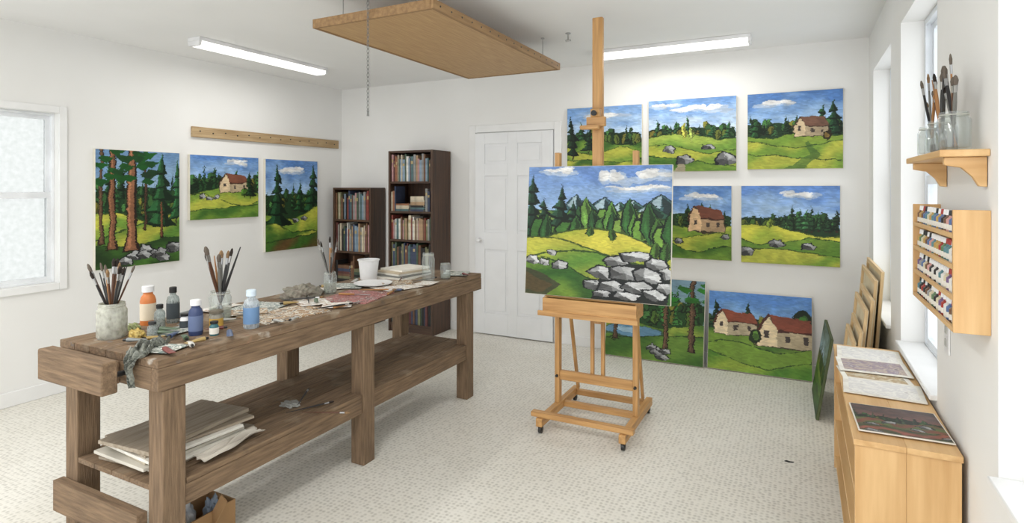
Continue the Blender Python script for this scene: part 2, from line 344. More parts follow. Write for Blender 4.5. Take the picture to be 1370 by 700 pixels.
    def trunk(s,x,y0,y1,w,c=(.45,.27,.17)):
        s.poly([(x-w*.8,y0),(x+w*.8,y0),(x+w*.45,y0+.1),(x+w*.4,y1),(x-w*.4,y1),(x-w*.45,y0+.1)],(.14,.08,.06))
        s.poly([(x-w*.55,y0+.01),(x+w*.4,y0+.01),(x+w*.25,y0+.1),(x+w*.2,y1),(x-w*.3,y1),(x-w*.35,y0+.1)],c)
        s.poly([(x-w*.3,y0+.03),(x-w*.1,y0+.03),(x-w*.1,y1),(x-w*.22,y1)],tuple(min(1,v*1.35) for v in c),.8)
    def finish(s,warp=1.0):
        gx,gy=s.w//9,s.h//3; jx=s.n.randn(gy+2,gx+2)*1.0*warp; jy=s.n.randn(gy+2,gx+2)*.7*warp
        J,I=np.mgrid[0:s.h,0:s.w]; sk=(I+J*.9+3*s.noise(6,6)); bi=np.clip((sk/9).astype(int)%(gx+2),0,gx+1); bj=np.clip(((J+2.5*s.noise(8,4))//3).astype(int),0,gy+1)
        I2=np.clip((I+jx[bj,bi]+(s.noise(12,10)-.5)*6).astype(int),0,s.w-1); J2=np.clip((J+jy[bj,bi]+(s.noise(10,12)-.5)*6).astype(int),0,s.h-1)
        s.C=s.C[J2,I2]
        dab=s.n.rand(gy+2,gx+2)[bj,bi]
        s.C*=(.93+.13*dab)[...,None]; s.C*=(.92+.13*s.noise(14,10))[...,None]
        g=s.C.mean(-1,keepdims=True); s.C[:]=np.clip(g+(s.C-g)*.91,0,1)
        c=s.C; return np.where(c<=.04045,c/12.92,((c+.055)/1.055)**2.4)
YG=(.73,.74,.26); MG=(.46,.60,.20); DG=(.25,.42,.14); DD=(.14,.25,.10)
def treeline(p,y,h,n,dens=.7,c=(.10,.22,.12),x0=0,x1=1):
    p.poly([(x0,y-.30),(x1,y-.30),(x1,y+h*.3),((x0+x1)/2,y+h*.38),(x0,y+h*.3)],tuple(v*.75 for v in c))
    for i in range(n*2):
        x=x0+(x1-x0)*p.r.random(); yy=y+h*(-.02+.45*p.r.random()); f=.7+.8*p.r.random(); rr=.022+.02*p.r.random()
        cc=(.52,.52,.18) if p.r.random()<.12 else tuple(v*f for v in (.20,.36,.17)); p.ell(x,yy,rr,rr*1.7,tuple(v*.45 for v in cc)); p.ell(x-.005,yy+.008,rr*.75,rr*1.3,tuple(min(1,v) for v in cc))
    for i in range(int(n*1.4)):
        x=x0+(x1-x0)*(i+p.r.random())/(n*1.4); hh=h*(.45+.6*p.r.random())
        f=.7+.8*p.r.random(); cc=tuple(v*f for v in c)
        if p.r.random()<dens: p.conifer(x,y-.03-.05*p.r.random(),hh,.08+.07*p.r.random(),cc)
        else: p.bush(x,y-.05,h*.42,.07,(.28+.2*p.r.random(),.44,.16))
def pic_main():
    p=Pic(400,350,3); p.sky((.40,.55,.80),(.68,.80,.91))
    p.cloud(.22,.96,.2,.06); p.cloud(.62,.91,.16,.12); p.cloud(.90,.93,.24,.11); p.cloud(.78,.83,.36,.05)
    def mt(x,w,pk,c,b=.56):
        p.poly([(x-w*1.03,b),(x-w*.45,b+(pk-b)*.7),(x,pk+.008),(x+w*.5,b+(pk-b)*.6),(x+w*1.03,b)],(.08,.13,.14))
        p.poly([(x-w,b),(x-w*.45,b+(pk-b)*.66),(x,pk),(x+w*.5,b+(pk-b)*.56),(x+w,b)],c)
        p.poly([(x-w*.4,b+(pk-b)*.62),(x,pk-.003),(x-w*.02,b+(pk-b)*.62),(x-w*.20,b+(pk-b)*.48)],(.62,.72,.76)); p.poly([(x-w*.8,b+.01),(x-w*.42,b+(pk-b)*.58),(x-w*.28,b+.02)],tuple(v*1.4 for v in c))
        p.poly([(x,pk-.01),(x+w*.45,b+(pk-b)*.52),(x+w*.3,b+.02),(x+w*.04,b+(pk-b)*.4)],tuple(v*.55 for v in c))
    for x,w,pk,c in((.56,.20,.755,(.24,.38,.42)),(.36,.16,.78,(.22,.36,.38)),(.94,.24,.78,(.24,.38,.40)),(.76,.22,.74,(.28,.44,.42)),(.46,.17,.72,(.22,.40,.34)),(.66,.18,.715,(.20,.38,.30)),(.87,.18,.72,(.18,.36,.28))): mt(x,w,pk,c)
    p.hill(lambda u:.635+.03*np.sin(u*11),(.54,.64,.30),(.26,.44,.22),44)
    p.hill(lambda u:.59+.03*np.sin(u*13+1),(.42,.56,.22),(.22,.38,.16),44)
    for x,h,c in((.40,.13,(.42,.6,.24)),(.48,.11,(.3,.5,.2)),(.55,.12,(.4,.58,.22)),(.62,.10,(.28,.46,.2)),(.76,.12,(.4,.6,.25)),(.84,.10,(.3,.5,.2))): p.bush(x,.56,h,.08,c)
    for j,(x,y,h,w,c) in enumerate(((.34,.47,.20,.11,(.30,.50,.20)),(.40,.49,.20,.10,(.18,.36,.18)),(.45,.48,.28,.11,(.40,.58,.24)),(.50,.47,.20,.10,(.16,.32,.16)),(.54,.49,.14,.12,(.25,.42,.18)),(.59,.48,.25,.10,(.34,.54,.22)),(.63,.46,.20,.09,(.16,.34,.16)),(.67,.46,.15,.13,(.50,.64,.26)),(.73,.45,.30,.12,(.20,.40,.18)),(.77,.44,.20,.09,(.34,.54,.2)),(.81,.43,.18,.13,(.42,.60,.22)),(.87,.41,.32,.12,(.20,.40,.18)),(.92,.40,.22,.10,(.28,.46,.18)),(.95,.39,.17,.13,(.46,.64,.24)),(1.0,.37,.33,.12,(.18,.38,.16)))): (p.bush if w>.125 else p.leaf)(x,y,h,w,c)
    for x,y,h,w in((.03,.40,.54,.24),(.13,.42,.34,.20),(.23,.41,.46,.24),(.33,.44,.30,.15)): p.conifer(x,y,h,w,(.10,.22,.15))
    for x,y,h,w,c in((.08,.39,.20,.13,(.24,.44,.18)),(.18,.38,.16,.15,(.34,.52,.20)),(.29,.41,.17,.13,(.26,.46,.18))): p.bush(x,y,h,w,c)
    p.leaf(.135,.39,.24,.09,(.18,.36,.17)); p.leaf(.36,.44,.18,.09,(.22,.42,.18))
    p.hill(lambda u:.37+.16*np.sin(np.clip((u+.02)/.95,0,1.1)*3.0),(.84,.80,.28),(.60,.66,.20),16,3,3)
    p.leaf(.46,.46,.08,.05,(.25,.4,.14)); p.leaf(.62,.43,.11,.05,(.25,.4,.14))
    p.hill(lambda u:.42-.12*u+.05*np.sin(u*5+.5),(.58,.66,.22),(.78,.77,.28),15,3,5)
    p.leaf(.90,.31,.14,.07,(.3,.45,.16)); p.leaf(.96,.28,.16,.07,(.25,.42,.16))
    p.hill(lambda u:.30+.08*np.sin(u*4.2-.2)-.05*u,(.36,.54,.19),(.62,.68,.24),16,3,6)
    p.hill(lambda u:.25-.20*(u-.15)+.04*np.sin(u*9),(.20,.38,.14),(.44,.57,.20),15,4,6)
    p.poly([(0,.0),(.16,0),(.26,.08),(.14,.16),(0,.20)],(.26,.28,.18)); p.poly([(.0,.03),(.13,.02),(.20,.08),(.0,.16)],(.40,.30,.18),.6)
    p.poly([(.48,0),(.98,0),(1,.18),(.92,.25),(.72,.28),(.54,.18)],(.12,.14,.13))
    for x,y,a,b in((.05,.26,.06,.04),(.14,.25,.05,.03),(.25,.23,.06,.045),(.19,.32,.035,.025)): p.rock(x,y,a,b,True)
    for x,y,a,b in((.64,.28,.10,.06),(.77,.32,.10,.055),(.90,.27,.09,.055),(.97,.21,.05,.05),(.55,.19,.10,.055),(.70,.20,.11,.06),(.85,.18,.10,.06),(.96,.11,.07,.055),(.50,.10,.08,.045),(.63,.10,.11,.055),(.78,.10,.10,.055),(.89,.06,.08,.045),(.56,.04,.07,.035),(.72,.04,.09,.035)): p.rock(x,y,a,b,True)
    return p
def pic_forest():
    p=Pic(220,300,11); p.sky((.40,.55,.72),(.60,.72,.82))
    treeline(p,.50,.5,9,1,(.12,.28,.14)); treeline(p,.45,.38,9,.7,(.14,.32,.15))
    p.hill(lambda u:.44-.12*(u-.2)+.03*np.sin(u*7),(.76,.76,.27),(.42,.58,.20),22); p.hill(lambda u:.25+.22*u,(.31,.49,.17),(.72,.72,.25),20); p.hill(lambda u:.20-.03*np.sin(u*5),DD,DG,20)
    p.conifer(.75,.28,.72,.44,(.11,.28,.14)); p.trunk(.76,.22,.55,.035)
    p.conifer(.96,.35,.6,.28,(.13,.32,.16))
    p.trunk(.18,.15,1,.095,(.50,.33,.22)); p.trunk(.40,.12,1,.13,(.56,.37,.25)); p.trunk(.06,.2,1,.05,(.36,.26,.18)); p.trunk(.56,.3,1,.03,(.3,.2,.14))
    for k in range(26):
        x,y=p.r.random()*.66-.05,.74+.28*p.r.random(); p.poly([(x,y),(x+.15,y-.02),(x+.06,y-.07),(x-.03,y-.03)],(.09,.20+.17*p.r.random(),.11))
    for i in range(10): p.rock(.28+.70*p.r.random(),.03+.10*p.r.random(),.10,.05)
    return p
def pic_cottage():
    p=Pic(210,180,12); p.sky(); p.cloud(.7,.9,.3,.1); treeline(p,.50,.42,10,.6,(.15,.30,.13)); treeline(p,.42,.5,3,1,(.09,.21,.10),0,.35)
    p.hill(lambda u:.46-.06*np.cos(u*6),MG,YG,18); p.house(.55,.42,.24); p.conifer(.86,.32,.45,.2,(.09,.21,.1)); p.round_tree(.77,.42,.06,(.32,.52,.16))
    p.hill(lambda u:.30+.10*np.sin(u*5+1),YG,MG,15); p.hill(lambda u:.14+.08*u,DG,MG,15)
    for i in range(3): p.rock(.16+.10*i,.32+.04*p.r.random(),.05,.04)
    return p
def pic_meadow():
    p=Pic(200,260,13); p.sky(); p.cloud(.5,.88,.4,.08); treeline(p,.5,.34,7,.7,(.16,.31,.16)); p.conifer(.86,.36,.6,.38,(.11,.26,.14)); p.conifer(.62,.40,.38,.22,(.13,.29,.15))
    p.hill(lambda u:.42-.08*np.sin(u*4),MG,YG,18); p.conifer(.22,.22,.74,.46,(.09,.23,.12)); p.hill(lambda u:.3-.15*u+.03*np.sin(u*9),DG,YG,16); p.hill(lambda u:.10+.06*u,(.40,.30,.16),DG,16)
    for i in range(2): p.rock(.55+.16*i,.31+.02*i,.07,.035)
    return p
def pic_A():
    p=Pic(210,165,14); p.sky((.45,.62,.84),(.75,.84,.92)); p.cloud(.55,.85,.5,.1); treeline(p,.42,.42,10,.7,(.13,.28,.14)); p.hill(lambda u:.42+.06*np.sin(u*6),DG,MG,18)
    p.hill(lambda u:.28+.05*np.sin(u*8+2),YG,MG,16); p.hill(lambda u:.12+.03*np.sin(u*7),DG,YG,16); p.conifer(.08,.15,.75,.26,(.07,.16,.09)); p.conifer(.3,.25,.5,.2,(.08,.18,.10)); return p
def pic_B():
    p=Pic(220,175,15); p.sky((.42,.60,.84),(.80,.87,.93)); p.cloud(.6,.86,.5,.12); p.cloud(.2,.92,.3,.07); treeline(p,.48,.34,12,.6,(.15,.31,.17)); p.hill(lambda u:.48+.05*np.sin(u*5),(.64,.73,.29),(.42,.58,.21),18)
    p.leaf(.42,.44,.22,.07,(.82,.82,.32)); p.leaf(.5,.42,.18,.06,(.70,.78,.36)); p.hill(lambda u:.36-.1*u+.04*np.sin(u*7),YG,MG,15); p.hill(lambda u:.22-.15*u,DG,MG,15)
    p.poly([(.30,0),(.42,.0),(.44,.14),(.36,.16)],(.66,.62,.50)) 
    for x,y,q in((.24,.30,.08),(.42,.15,.10),(.70,.32,.07),(.90,.14,.12)): p.rock(x,y,q,q*.7)
    return p
def pic_C():
    p=Pic(230,190,16); p.sky(); p.cloud(.3,.86,.34,.1); treeline(p,.5,.28,12,.8,(.17,.31,.17)); p.conifer(.93,.30,.58,.30,(.10,.23,.13)); p.conifer(.80,.36,.45,.22,(.13,.28,.14)); p.conifer(.08,.26,.42,.26,(.13,.29,.14))
    p.hill(lambda u:.44-.03*np.sin(u*8),MG,(.54,.64,.22),18); p.house(.62,.42,.20,(.86,.76,.60),(.46,.32,.25)); p.hill(lambda u:.33+.05*np.sin(u*5+2),MG,YG,15); p.hill(lambda u:.20-.1*u,YG,MG,15); p.round_tree(.84,.42,.05,(.48,.38,.17))
    p.poly([(.40,0),(.60,0),(.78,.16),(.66,.34),(.62,.34),(.66,.18)],(.28,.42,.17),.7)
    return p
def pic_D():
    p=Pic(200,180,17); p.sky(); p.cloud(.6,.85,.4,.1); treeline(p,.5,.34,9,.8,(.18,.33,.17)); p.hill(lambda u:.44+.02*np.sin(u*8),MG,YG,18); p.house(.60,.38,.27,(.86,.71,.53),(.47,.27,.20)); p.hill(lambda u:.32-.05*np.sin(u*6),YG,MG,15); p.hill(lambda u:.14+.05*np.sin(u*9),DG,MG,15)
    for x,y in((.30,.22),(.92,.3)): p.rock(x,y,.07,.05)
    return p
def pic_E():
    p=Pic(230,190,18); p.sky((.38,.55,.82)); p.cloud(.62,.88,.34,.09); treeline(p,.48,.34,13,.85,(.16,.31,.17)); p.hill(lambda u:.48-.08*u+.04*np.sin(u*6),(.83,.82,.27),(.64,.72,.23),14)
    p.leaf(.3,.44,.15,.07,(.54,.64,.22)); p.hill(lambda u:.30-.05*np.sin(u*6),MG,(.36,.53,.17),15); p.hill(lambda u:.16+.03*np.sin(u*5),YG,MG,15)
    for x,y,r in((.06,.14,.09),(.38,.24,.08),(.70,.22,.08)): p.rock(x,y,r,r*.75)
    return p
def pic_F():
    p=Pic(230,200,19); p.sky((.45,.58,.65),(.5,.64,.62)); treeline(p,.58,.42,10,.7,(.15,.34,.16)); treeline(p,.48,.45,9,.5,(.19,.40,.17)); p.hill(lambda u:.44+.04*np.sin(u*8),(.34,.52,.18),(.58,.66,.24),18)
    p.ell(.28,.32,.32,.09,(.24,.36,.26)); p.ell(.28,.33,.29,.075,(.38,.56,.68)); p.ell(.22,.34,.14,.03,(.60,.74,.82)); p.hill(lambda u:.22+.14*u,DG,(.43,.58,.21),16); p.trunk(.62,.1,1,.05,(.40,.30,.21)); p.trunk(.88,.15,1,.06,(.36,.27,.19)); p.trunk(.10,.2,1,.045,(.34,.25,.17))
    for k in range(14):
        x,y=.45+p.r.random()*.6,.70+.28*p.r.random(); p.poly([(x,y),(x+.12,y-.02),(x+.05,y-.07),(x-.04,y-.03)],(.17,.36+.2*p.r.random(),.14))
    for i in range(5): p.rock(.45+.5*p.r.random(),.05+.13*p.r.random(),.07,.045)
    return p
def pic_Gp():
    p=Pic(250,200,20); p.sky((.32,.52,.80),(.58,.75,.90)); treeline(p,.56,.28,11,.6,(.13,.28,.13)); p.conifer(.06,.45,.45,.2,(.06,.17,.08)); p.conifer(.42,.45,.45,.2,(.06,.17,.08)); p.round_tree(.92,.7,.1,(.23,.43,.15))
    p.hill(lambda u:.52-.05*np.sin(u*5),MG,DG,16); p.house(.20,.46,.24,(.92,.84,.68),(.58,.29,.20)); p.house(.68,.36,.31,(.92,.83,.66),(.54,.27,.19)); p.round_tree(.47,.46,.07,(.30,.46,.16))
    p.hill(lambda u:.34+.05*np.sin(u*7),(.48,.63,.20),MG,12); p.hill(lambda u:.16+.08*np.sin(u*5+2),(.60,.70,.23),(.32,.53,.16),12); return p
def pic_dark():
    p=Pic(150,120,21); p.sky((.30,.26,.26),(.55,.36,.32)); treeline(p,.4,.5,8,.5,(.18,.24,.16)); p.hill(lambda u:.45+.05*np.sin(u*9),(.50,.28,.22),(.34,.42,.22),24); p.hill(lambda u:.22+.05*np.sin(u*7),(.25,.30,.18),(.62,.34,.28),30)
    for i in range(8): p.rock(p.r.random(),.4*p.r.random(),.09,.05)
    return p
def pic_green():
    p=Pic(130,120,22); p.sky((.30,.40,.30)); treeline(p,.45,.5,8,.5,(.14,.28,.13)); p.hill(lambda u:.5-.1*u,(.44,.52,.2),DG,30); p.hill(lambda u:.25,DD,DG,30); return p
def grid(p,w,h,y,parent,flat=False):
    nx,ny=p.w,p.h; C=p.finish()
    X=(p.U-.5)*w; Z=p.V*h
    v=np.stack([X,np.full_like(X,y),Z],-1).reshape(-1,3) if not flat else np.stack([X,(p.V-.5)*h,np.full_like(X,y)],-1).reshape(-1,3)
    i=np.arange(nx*ny).reshape(ny,nx); f=np.stack([i[:-1,:-1],i[:-1,1:],i[1:,1:],i[1:,:-1]],-1).reshape(-1,4)
    me=bpy.data.meshes.new('painted_surface'); me.from_pydata(v.tolist(),[],f.tolist())
    a=me.color_attributes.new('paint','FLOAT_COLOR','POINT'); a.data.foreach_set('color',np.concatenate([C.reshape(-1,3),np.ones((nx*ny,1))],1).astype(np.float32).ravel())
    me.materials.append(PAINT); o=bpy.data.objects.new('painted_surface',me); COL.objects.link(o); o.parent=parent; return o
def painting(p,w,h,loc,rot,label,t=.03,edge=None):
    r=E('painting',loc,rot)
    G().box(-w/2,w/2,-t/2,t/2,0,h).obj('stretched_canvas',edge or CANV,r,bevel=.003)
    grid(p,w-.006,h-.006,-t/2-.0012,r).location.z=.003
    return tag(r,label,'painting')
def pl(p,y0,y1,z0,z1,lab): painting(p,y1-y0,z1-z0,(XL+.0151,(y0+y1)/2,z0),(0,0,math.pi/2),lab)
def pb(p,x0,x1,z0,z1,lab): painting(p,x1-x0,z1-z0,((x0+x1)/2,YB-.0151,z0),(0,0,0),lab)
pl(pic_forest(),2.44,3.10,.855,1.78,'unframed forest painting with thick brown tree trunks and rocks')
pl(pic_cottage(),3.19,3.90,1.195,1.775,'small unframed painting of a cottage among trees')
pl(pic_meadow(),3.98,4.67,.835,1.77,'tall unframed painting of conifers beside a green meadow')
pb(pic_A(),-1.955,-1.245,1.66,2.225,'unframed landscape painting partly behind the easel mast')
pb(pic_B(),-1.19,-.463,1.62,2.245,'unframed painting of bright meadow with grey boulders')
pb(pic_C(),-.382,.30,1.63,2.245,'unframed painting of small house before dark conifers')
pb(pic_D(),-1.12,-.50,.875,1.50,'unframed painting of brown farmhouse on green lawn')
pb(pic_E(),-.43,.28,.87,1.50,'unframed painting of yellow-green meadow with boulders under blue sky')
th=math.radians(11)
painting(pic_F(),.84,.70,(-1.125,4.905,.004),(-th,0,0),'dark woodland pond painting leaning against wall on floor')
painting(pic_Gp(),.765,.63,(-.295,4.92,.004),(-th,0,0),'painting of two cream cottages leaning against wall on floor')
painting(pic_main(),.925,.82,(-1.122,3.345,.803),(-math.radians(4.5),0,0),'large landscape with mountains and boulders standing on the easel',.02)

# ------------------------------------------------------------------ easel
def easel():
    r=E('easel',(-1.145,3.45,0)); ox,oy=-1.145,3.45
    A,B=-1.40-ox,-.89-ox
    def yy(v): return v-oy
    for x in(A-.0,B+.0):
        G().box(x-.020,x+.020,yy(3.14),yy(3.80),.045,.095).obj('base_rail',EAS['y'],r,bevel=.004)
        G().box(x-.016,x+.016,yy(3.43),yy(3.475),.095,1.71).obj('side_post',EAS['z'],r,bevel=.003)
        G().beam((x+(.031 if x>0 else -.031)*-1,yy(3.745),.095),(x+(.031 if x>0 else -.031)*-1,yy(3.50),.98),.016,.03).obj('rear_strut',EAS['z'],r,bevel=.002)
        for y in(3.17,3.765):
            w=G().cyl((x-.009,yy(y),.022),(x+.009,yy(y),.022),.022,n=18).box(x-.013,x-.010,yy(y)-.01,yy(y)+.01,.02,.046).box(x+.010,x+.013,yy(y)-.01,yy(y)+.01,.02,.046)
            w.obj('caster',DKM,r)
    G().box(A-.06,B+.06,yy(3.155),yy(3.20),.096,.126).obj('crossbar',EAS['x'],r,bevel=.004)
    G().box(A+.020,B-.020,yy(3.50),yy(3.54),.05,.085).obj('crossbar',EAS['x'],r,bevel=.004)
    G().box(A+.020,B-.020,yy(3.735),yy(3.775),.05,.085).obj('crossbar',EAS['x'],r,bevel=.004)
    G().box(A+.016,B-.016,yy(3.435),yy(3.465),.245,.305).obj('crossbar',EAS['x'],r,bevel=.004)
    G().box(A+.016,B-.016,yy(3.44),yy(3.475),.655,.70).obj('crossbar',EAS['x'],r,bevel=.003)
    G().box(A+.016,B-.016,yy(3.44),yy(3.472),1.50,1.56).obj('crossbar',EAS['x'],r,bevel=.003)
    G().box(-.034,.034,yy(3.478),yy(3.515),.62,2.565).obj('mast',EAS['z'],r,bevel=.005)
    G().box(-.046,-.024,yy(3.476),yy(3.50),.245,.70).obj('mast_guide',EAS['z'],r,bevel=.002); G().box(.024,.046,yy(3.476),yy(3.50),.245,.70).obj('mast_guide',EAS['z'],r,bevel=.002)
    t=G(); x0,x1=A-.03,B+.05; y0,y1=yy(3.265),yy(3.428)
    t.box(x0,x1,y0,y1,.715,.727).box(x0,x1,y0,y0+.014,.727,.80).box(x0,x1,y1-.014,y1,.727,.80).box(x0,x0+.014,y0+.014,y1-.014,.727,.80).box(x1-.014,x1,y0+.014,y1-.014,.727,.80)
    t.obj('tray_box',EAS['x'],r,bevel=.002)
    G().box(x0-.01,x1+.01,yy(3.31),yy(3.39),.7995,.8025).obj('canvas_ledge',EAS['x'],r)
    G().box(A-.06,B+.06,yy(3.255),yy(3.27),.69,.72).obj('tray_lip',EAS['x'],r,bevel=.002)
    G().box(-.06,.06,yy(3.44),yy(3.478),1.87,1.93).box(-.03,.03,yy(3.43),yy(3.478),1.93,1.98).box(-.09,.03,yy(3.40),yy(3.44),1.85,1.875).obj('canvas_clamp',EAS['x'],r,bevel=.004)
    G().cyl((0,yy(3.43),1.95),(0,yy(3.405),1.95),.014,.018,mi=0).obj('clamp_knob',BLK,r)
    for x,z in((A,.27),(B,.27),(A,.68),(B,.68)): G().cyl((x,yy(3.43),z),(x,yy(3.418),z),.010,.008).obj('bolt',DKM,r)
    return tag(r,'pine studio easel with tall mast, tray and casters','easel')
easel()

# ------------------------------------------------------------------ workbench
TZ=.86
def bench():
    cx,cy=-2.395,2.43; r=E('workbench',(cx,cy,0)); x0,x1,y0,y1=-2.73-cx,-2.07-cx,1.27-cy,3.62-cy
    g=G(); n=6; w=(x1-x0)/n
    for i in range(n): g.box(x0+i*w+.0018,x0+(i+1)*w-.0018,y0,y1,TZ-.03,TZ)
    g.obj('bench_top',BTOP,r,bevel=.002)
    G().box(x1-.04,x1,y0,y1,TZ-.115,TZ-.031).obj('apron',BW['y'],r,bevel=.003)
    G().box(x0,x0+.04,y0,y1,TZ-.115,TZ-.031).obj('apron',BW['y'],r,bevel=.003)
    for a in(y0,y1-.04): G().box(x0+.041,x1-.041,a,a+.04,TZ-.115,TZ-.031).obj('apron',BW['x'],r,bevel=.003)
    for y in(1.335,2.41,3.47):
        for x in(-2.685,-2.118):
            G().box(x-cx-.044,x-cx+.044,y-cy-.044,y-cy+.044,0,TZ-.116).obj('leg',BW['z'],r,bevel=.004)
    for a,b in((1.382,2.363),(2.457,3.423)):
        for x in(-2.105,-2.70): G().box(x-cx-.022,x-cx+.022,a-cy,b-cy,.28,.362).obj('stretcher',BW['y'],r,bevel=.003)
    G().box(-2.74-cx,-2.165-cx,1.25-cy,1.29-cy,.16,.285).obj('end_stretcher',BW['x'],r,bevel=.003)
    g=G()
    for i in range(4):
        a=-2.635+i*.12; g.box(a-cx,a-cx+.1165,1.29-cy,3.53-cy,.363,.383)
    g.box(-2.154-cx+.0,-2.08-cx,1.385-cy,2.36-cy,.363,.383).box(-2.154-cx,-2.08-cx,2.46-cy,3.42-cy,.363,.383)
    g.obj('lower_shelf',BSH,r,bevel=.002)
    v=E('vise',(0,0,0)); v.parent=r
    G().box(-2.60-cx,-2.17-cx,1.135-cy,1.19-cy,.755,.872).obj('jaw',BW['x'],v,bevel=.006)
    for xx,rr in((-2.39,.016),(-2.53,.01),(-2.24,.01)): G().cyl((xx-cx,1.19-cy,.80),(xx-cx,1.268-cy,.80),rr).obj('screw' if rr>.012 else 'guide_rod',DKM,v)
    G().box(-2.66-cx,-2.30-cx,1.215-cy,1.268-cy,.745,.83).obj('jaw_backing',BW['x'],v,bevel=.004)
    tag(r,'long weathered wooden workbench with vise, lower shelf and paint stains','workbench')
bench()

# ------------------------------------------------------------------ small props
def brush(base,d,Ln,hc,bc,label,group,fat=1.0,flip=False):
    d=Vector(d).normalized()
    if flip: base=Vector(base)+d*Ln; d=-d
    r=E('paint_brush',base); r.rotation_mode='XYZ'; r.rotation_euler=d.to_track_quat('Z','Y').to_euler()
    k=fat; hl=Ln*.79; fl=Ln*.09
    G().lathe([(0,0),(.0016*k,.002),(.003*k,hl*.35),(.0048*k,hl*.8),(.0036*k,hl),(0,hl)],n=8).obj('handle',hc,r)
    G().lathe([(0,hl-.002),(.0046*k,hl-.001),(.0050*k,hl+fl),(0,hl+fl)],n=8).obj('ferrule',METAL,r)
    G().lathe([(0,hl+fl),(.0050*k,hl+fl+.001),(.0062*k,hl+fl+(Ln-hl-fl)*.5),(.0033*k,Ln*.985),(0,Ln)],n=8).obj('bristles',bc,r)
    return tag(r,label,'paintbrush',group)
HC=[(colm('brush_black',(.12,.11,.11)),'black'),(wood('brush_wood',(.72,.52,.32),(.55,.38,.22),'z'),'wooden'),(colm('brush_brown',(.35,.22,.14)),'brown'),(colm('brush_grey',(.45,.45,.43)),'grey'),(colm('brush_darkgrey',(.22,.22,.22)),'dark grey')]
BC=[mat('bristle_dark',(.20,.15,.12),.9,c2=(.1,.08,.06),vs=80),mat('bristle_tan',(.60,.48,.34),.9,c2=(.45,.35,.25),vs=80),mat('bristle_grey',(.40,.36,.32),.9)]
def jar(x,y,z,r_,h,gm,label,water=.4,metal=False):
    r=E('glass_jar',(x,y,z)); t=.003
    G().lathe([(0,0),(r_*.92,0),(r_,.008),(r_,h*.78),(r_*.86,h*.88),(r_*.86,h),(r_*.86-t,h),(r_*.86-t,h*.88),(r_-t,h*.77),(r_-t,.01),(0,.006)],n=28).obj('jar_body',gm,r)
    G().lathe([(r_*.865,h*.9),(r_*.90,h*.905),(r_*.90,h*.93),(r_*.865,h*.935)],n=28).obj('rim',GLASSM,r)
    if water: G().lathe([(0,.007),(r_-t-.001,.011),(r_-t-.001,h*water),(0,h*water)],n=24).obj('water',WATER,r)
    return tag(r,label,'jar')
def jar_brushes(x,y,z,r_,h,n,Ln,grp,seed,spread=1,ylean=None,fat=(.75,.55)):
    q=random.Random(seed)
    for i in range(n):
        a=2*math.pi*i/n+q.random()*.5; s=min((1.95 if ylean else 1.55)*r_/h,.72 if ylean else .55)*(.35+.65*q.random())*spread
        if ylean: s=.66*(.3+.7*((i*5%n)/(n-1))); vx=-.12*q.random(); vy=(1 if i%2 else -1)*s
        else: vx,vy=math.cos(a)*s,math.sin(a)*s
        bx=x-vx*h*.5; by=y-vy*h*.5
        hc,hn=HC[q.randrange(5)]; bc=BC[q.randrange(3)]; fl=q.random()<.2
        brush((bx,by,z+.012),(vx,vy,1),Ln*(.78+.25*q.random()),hc,bc,'%s-handled artist paintbrush standing %s in jar'%(hn,'handle up' if fl else 'bristles up'),grp,fat[0]+fat[1]*q.random(),fl)
def bottle(x,y,z,r_,h,bc,cc,lc,label,neck=.4,nm='paint_bottle',caph=.16):
    r=E(nm,(x,y,z)); ch=h*caph; b=h-ch; nr=r_*neck
    G().lathe([(0,0),(r_*.93,0),(r_,.006),(r_,b*.74),(r_*.85,b*.86),(nr,b*.93),(nr,b),(0,b)],n=22).obj('bottle_body',bc,r)
    G().lathe([(0,b),(nr*1.3,b),(nr*1.3,b+ch*.9),(nr*1.1,h),(0,h)],n=16).obj('cap',cc,r)
    if lc: G().lathe([(r_+.0002,b*.15),(r_+.0008,b*.15),(r_+.0008,b*.66),(r_+.0002,b*.66)],n=22).obj('label_band',lc,r)
    return tag(r,label,'bottle')
def sheet(nm,x,y,z,w,d,ang,m,label,cat='paper',th=.0015):
    o=G().box(-w/2,w/2,-d/2,d/2,0,th).obj(nm,m); o.location=(x,y,z); o.rotation_euler=(0,0,ang); return tag(o,label,cat)
def tube(x,y,z,ang,c,label,s=1.0):
    r=E('paint_tube',(x,y,z+.0125*s),(0,math.pi/2,ang)); L=.10*s
    vs=[];n=14;prof=[(.0135,.012,0),(.0135,.012,L*.12),(.0145,.007,L*.55),(.015,.0012,L)]
    g=G()
    for a,b,zz in prof:
        for k in range(n): vs.append((b*s*math.sin(2*math.pi*k/n),a*s*math.cos(2*math.pi*k/n),zz))
    fs=[tuple(range(n)),tuple(range(4*n-1,3*n-1,-1))]
    for j in range(3):
        for k in range(n): fs.append((j*n+k,j*n+(k+1)%n,(j+1)*n+(k+1)%n,(j+1)*n+k))
    g.add(vs,fs); g.obj('tube_body',c,r)
    G().lathe([(0,-L*.2),(.007*s,-L*.2),(.0075*s,0),(0,0)],n=12).obj('cap',BLK,r)
    return tag(r,label,'paint tube')
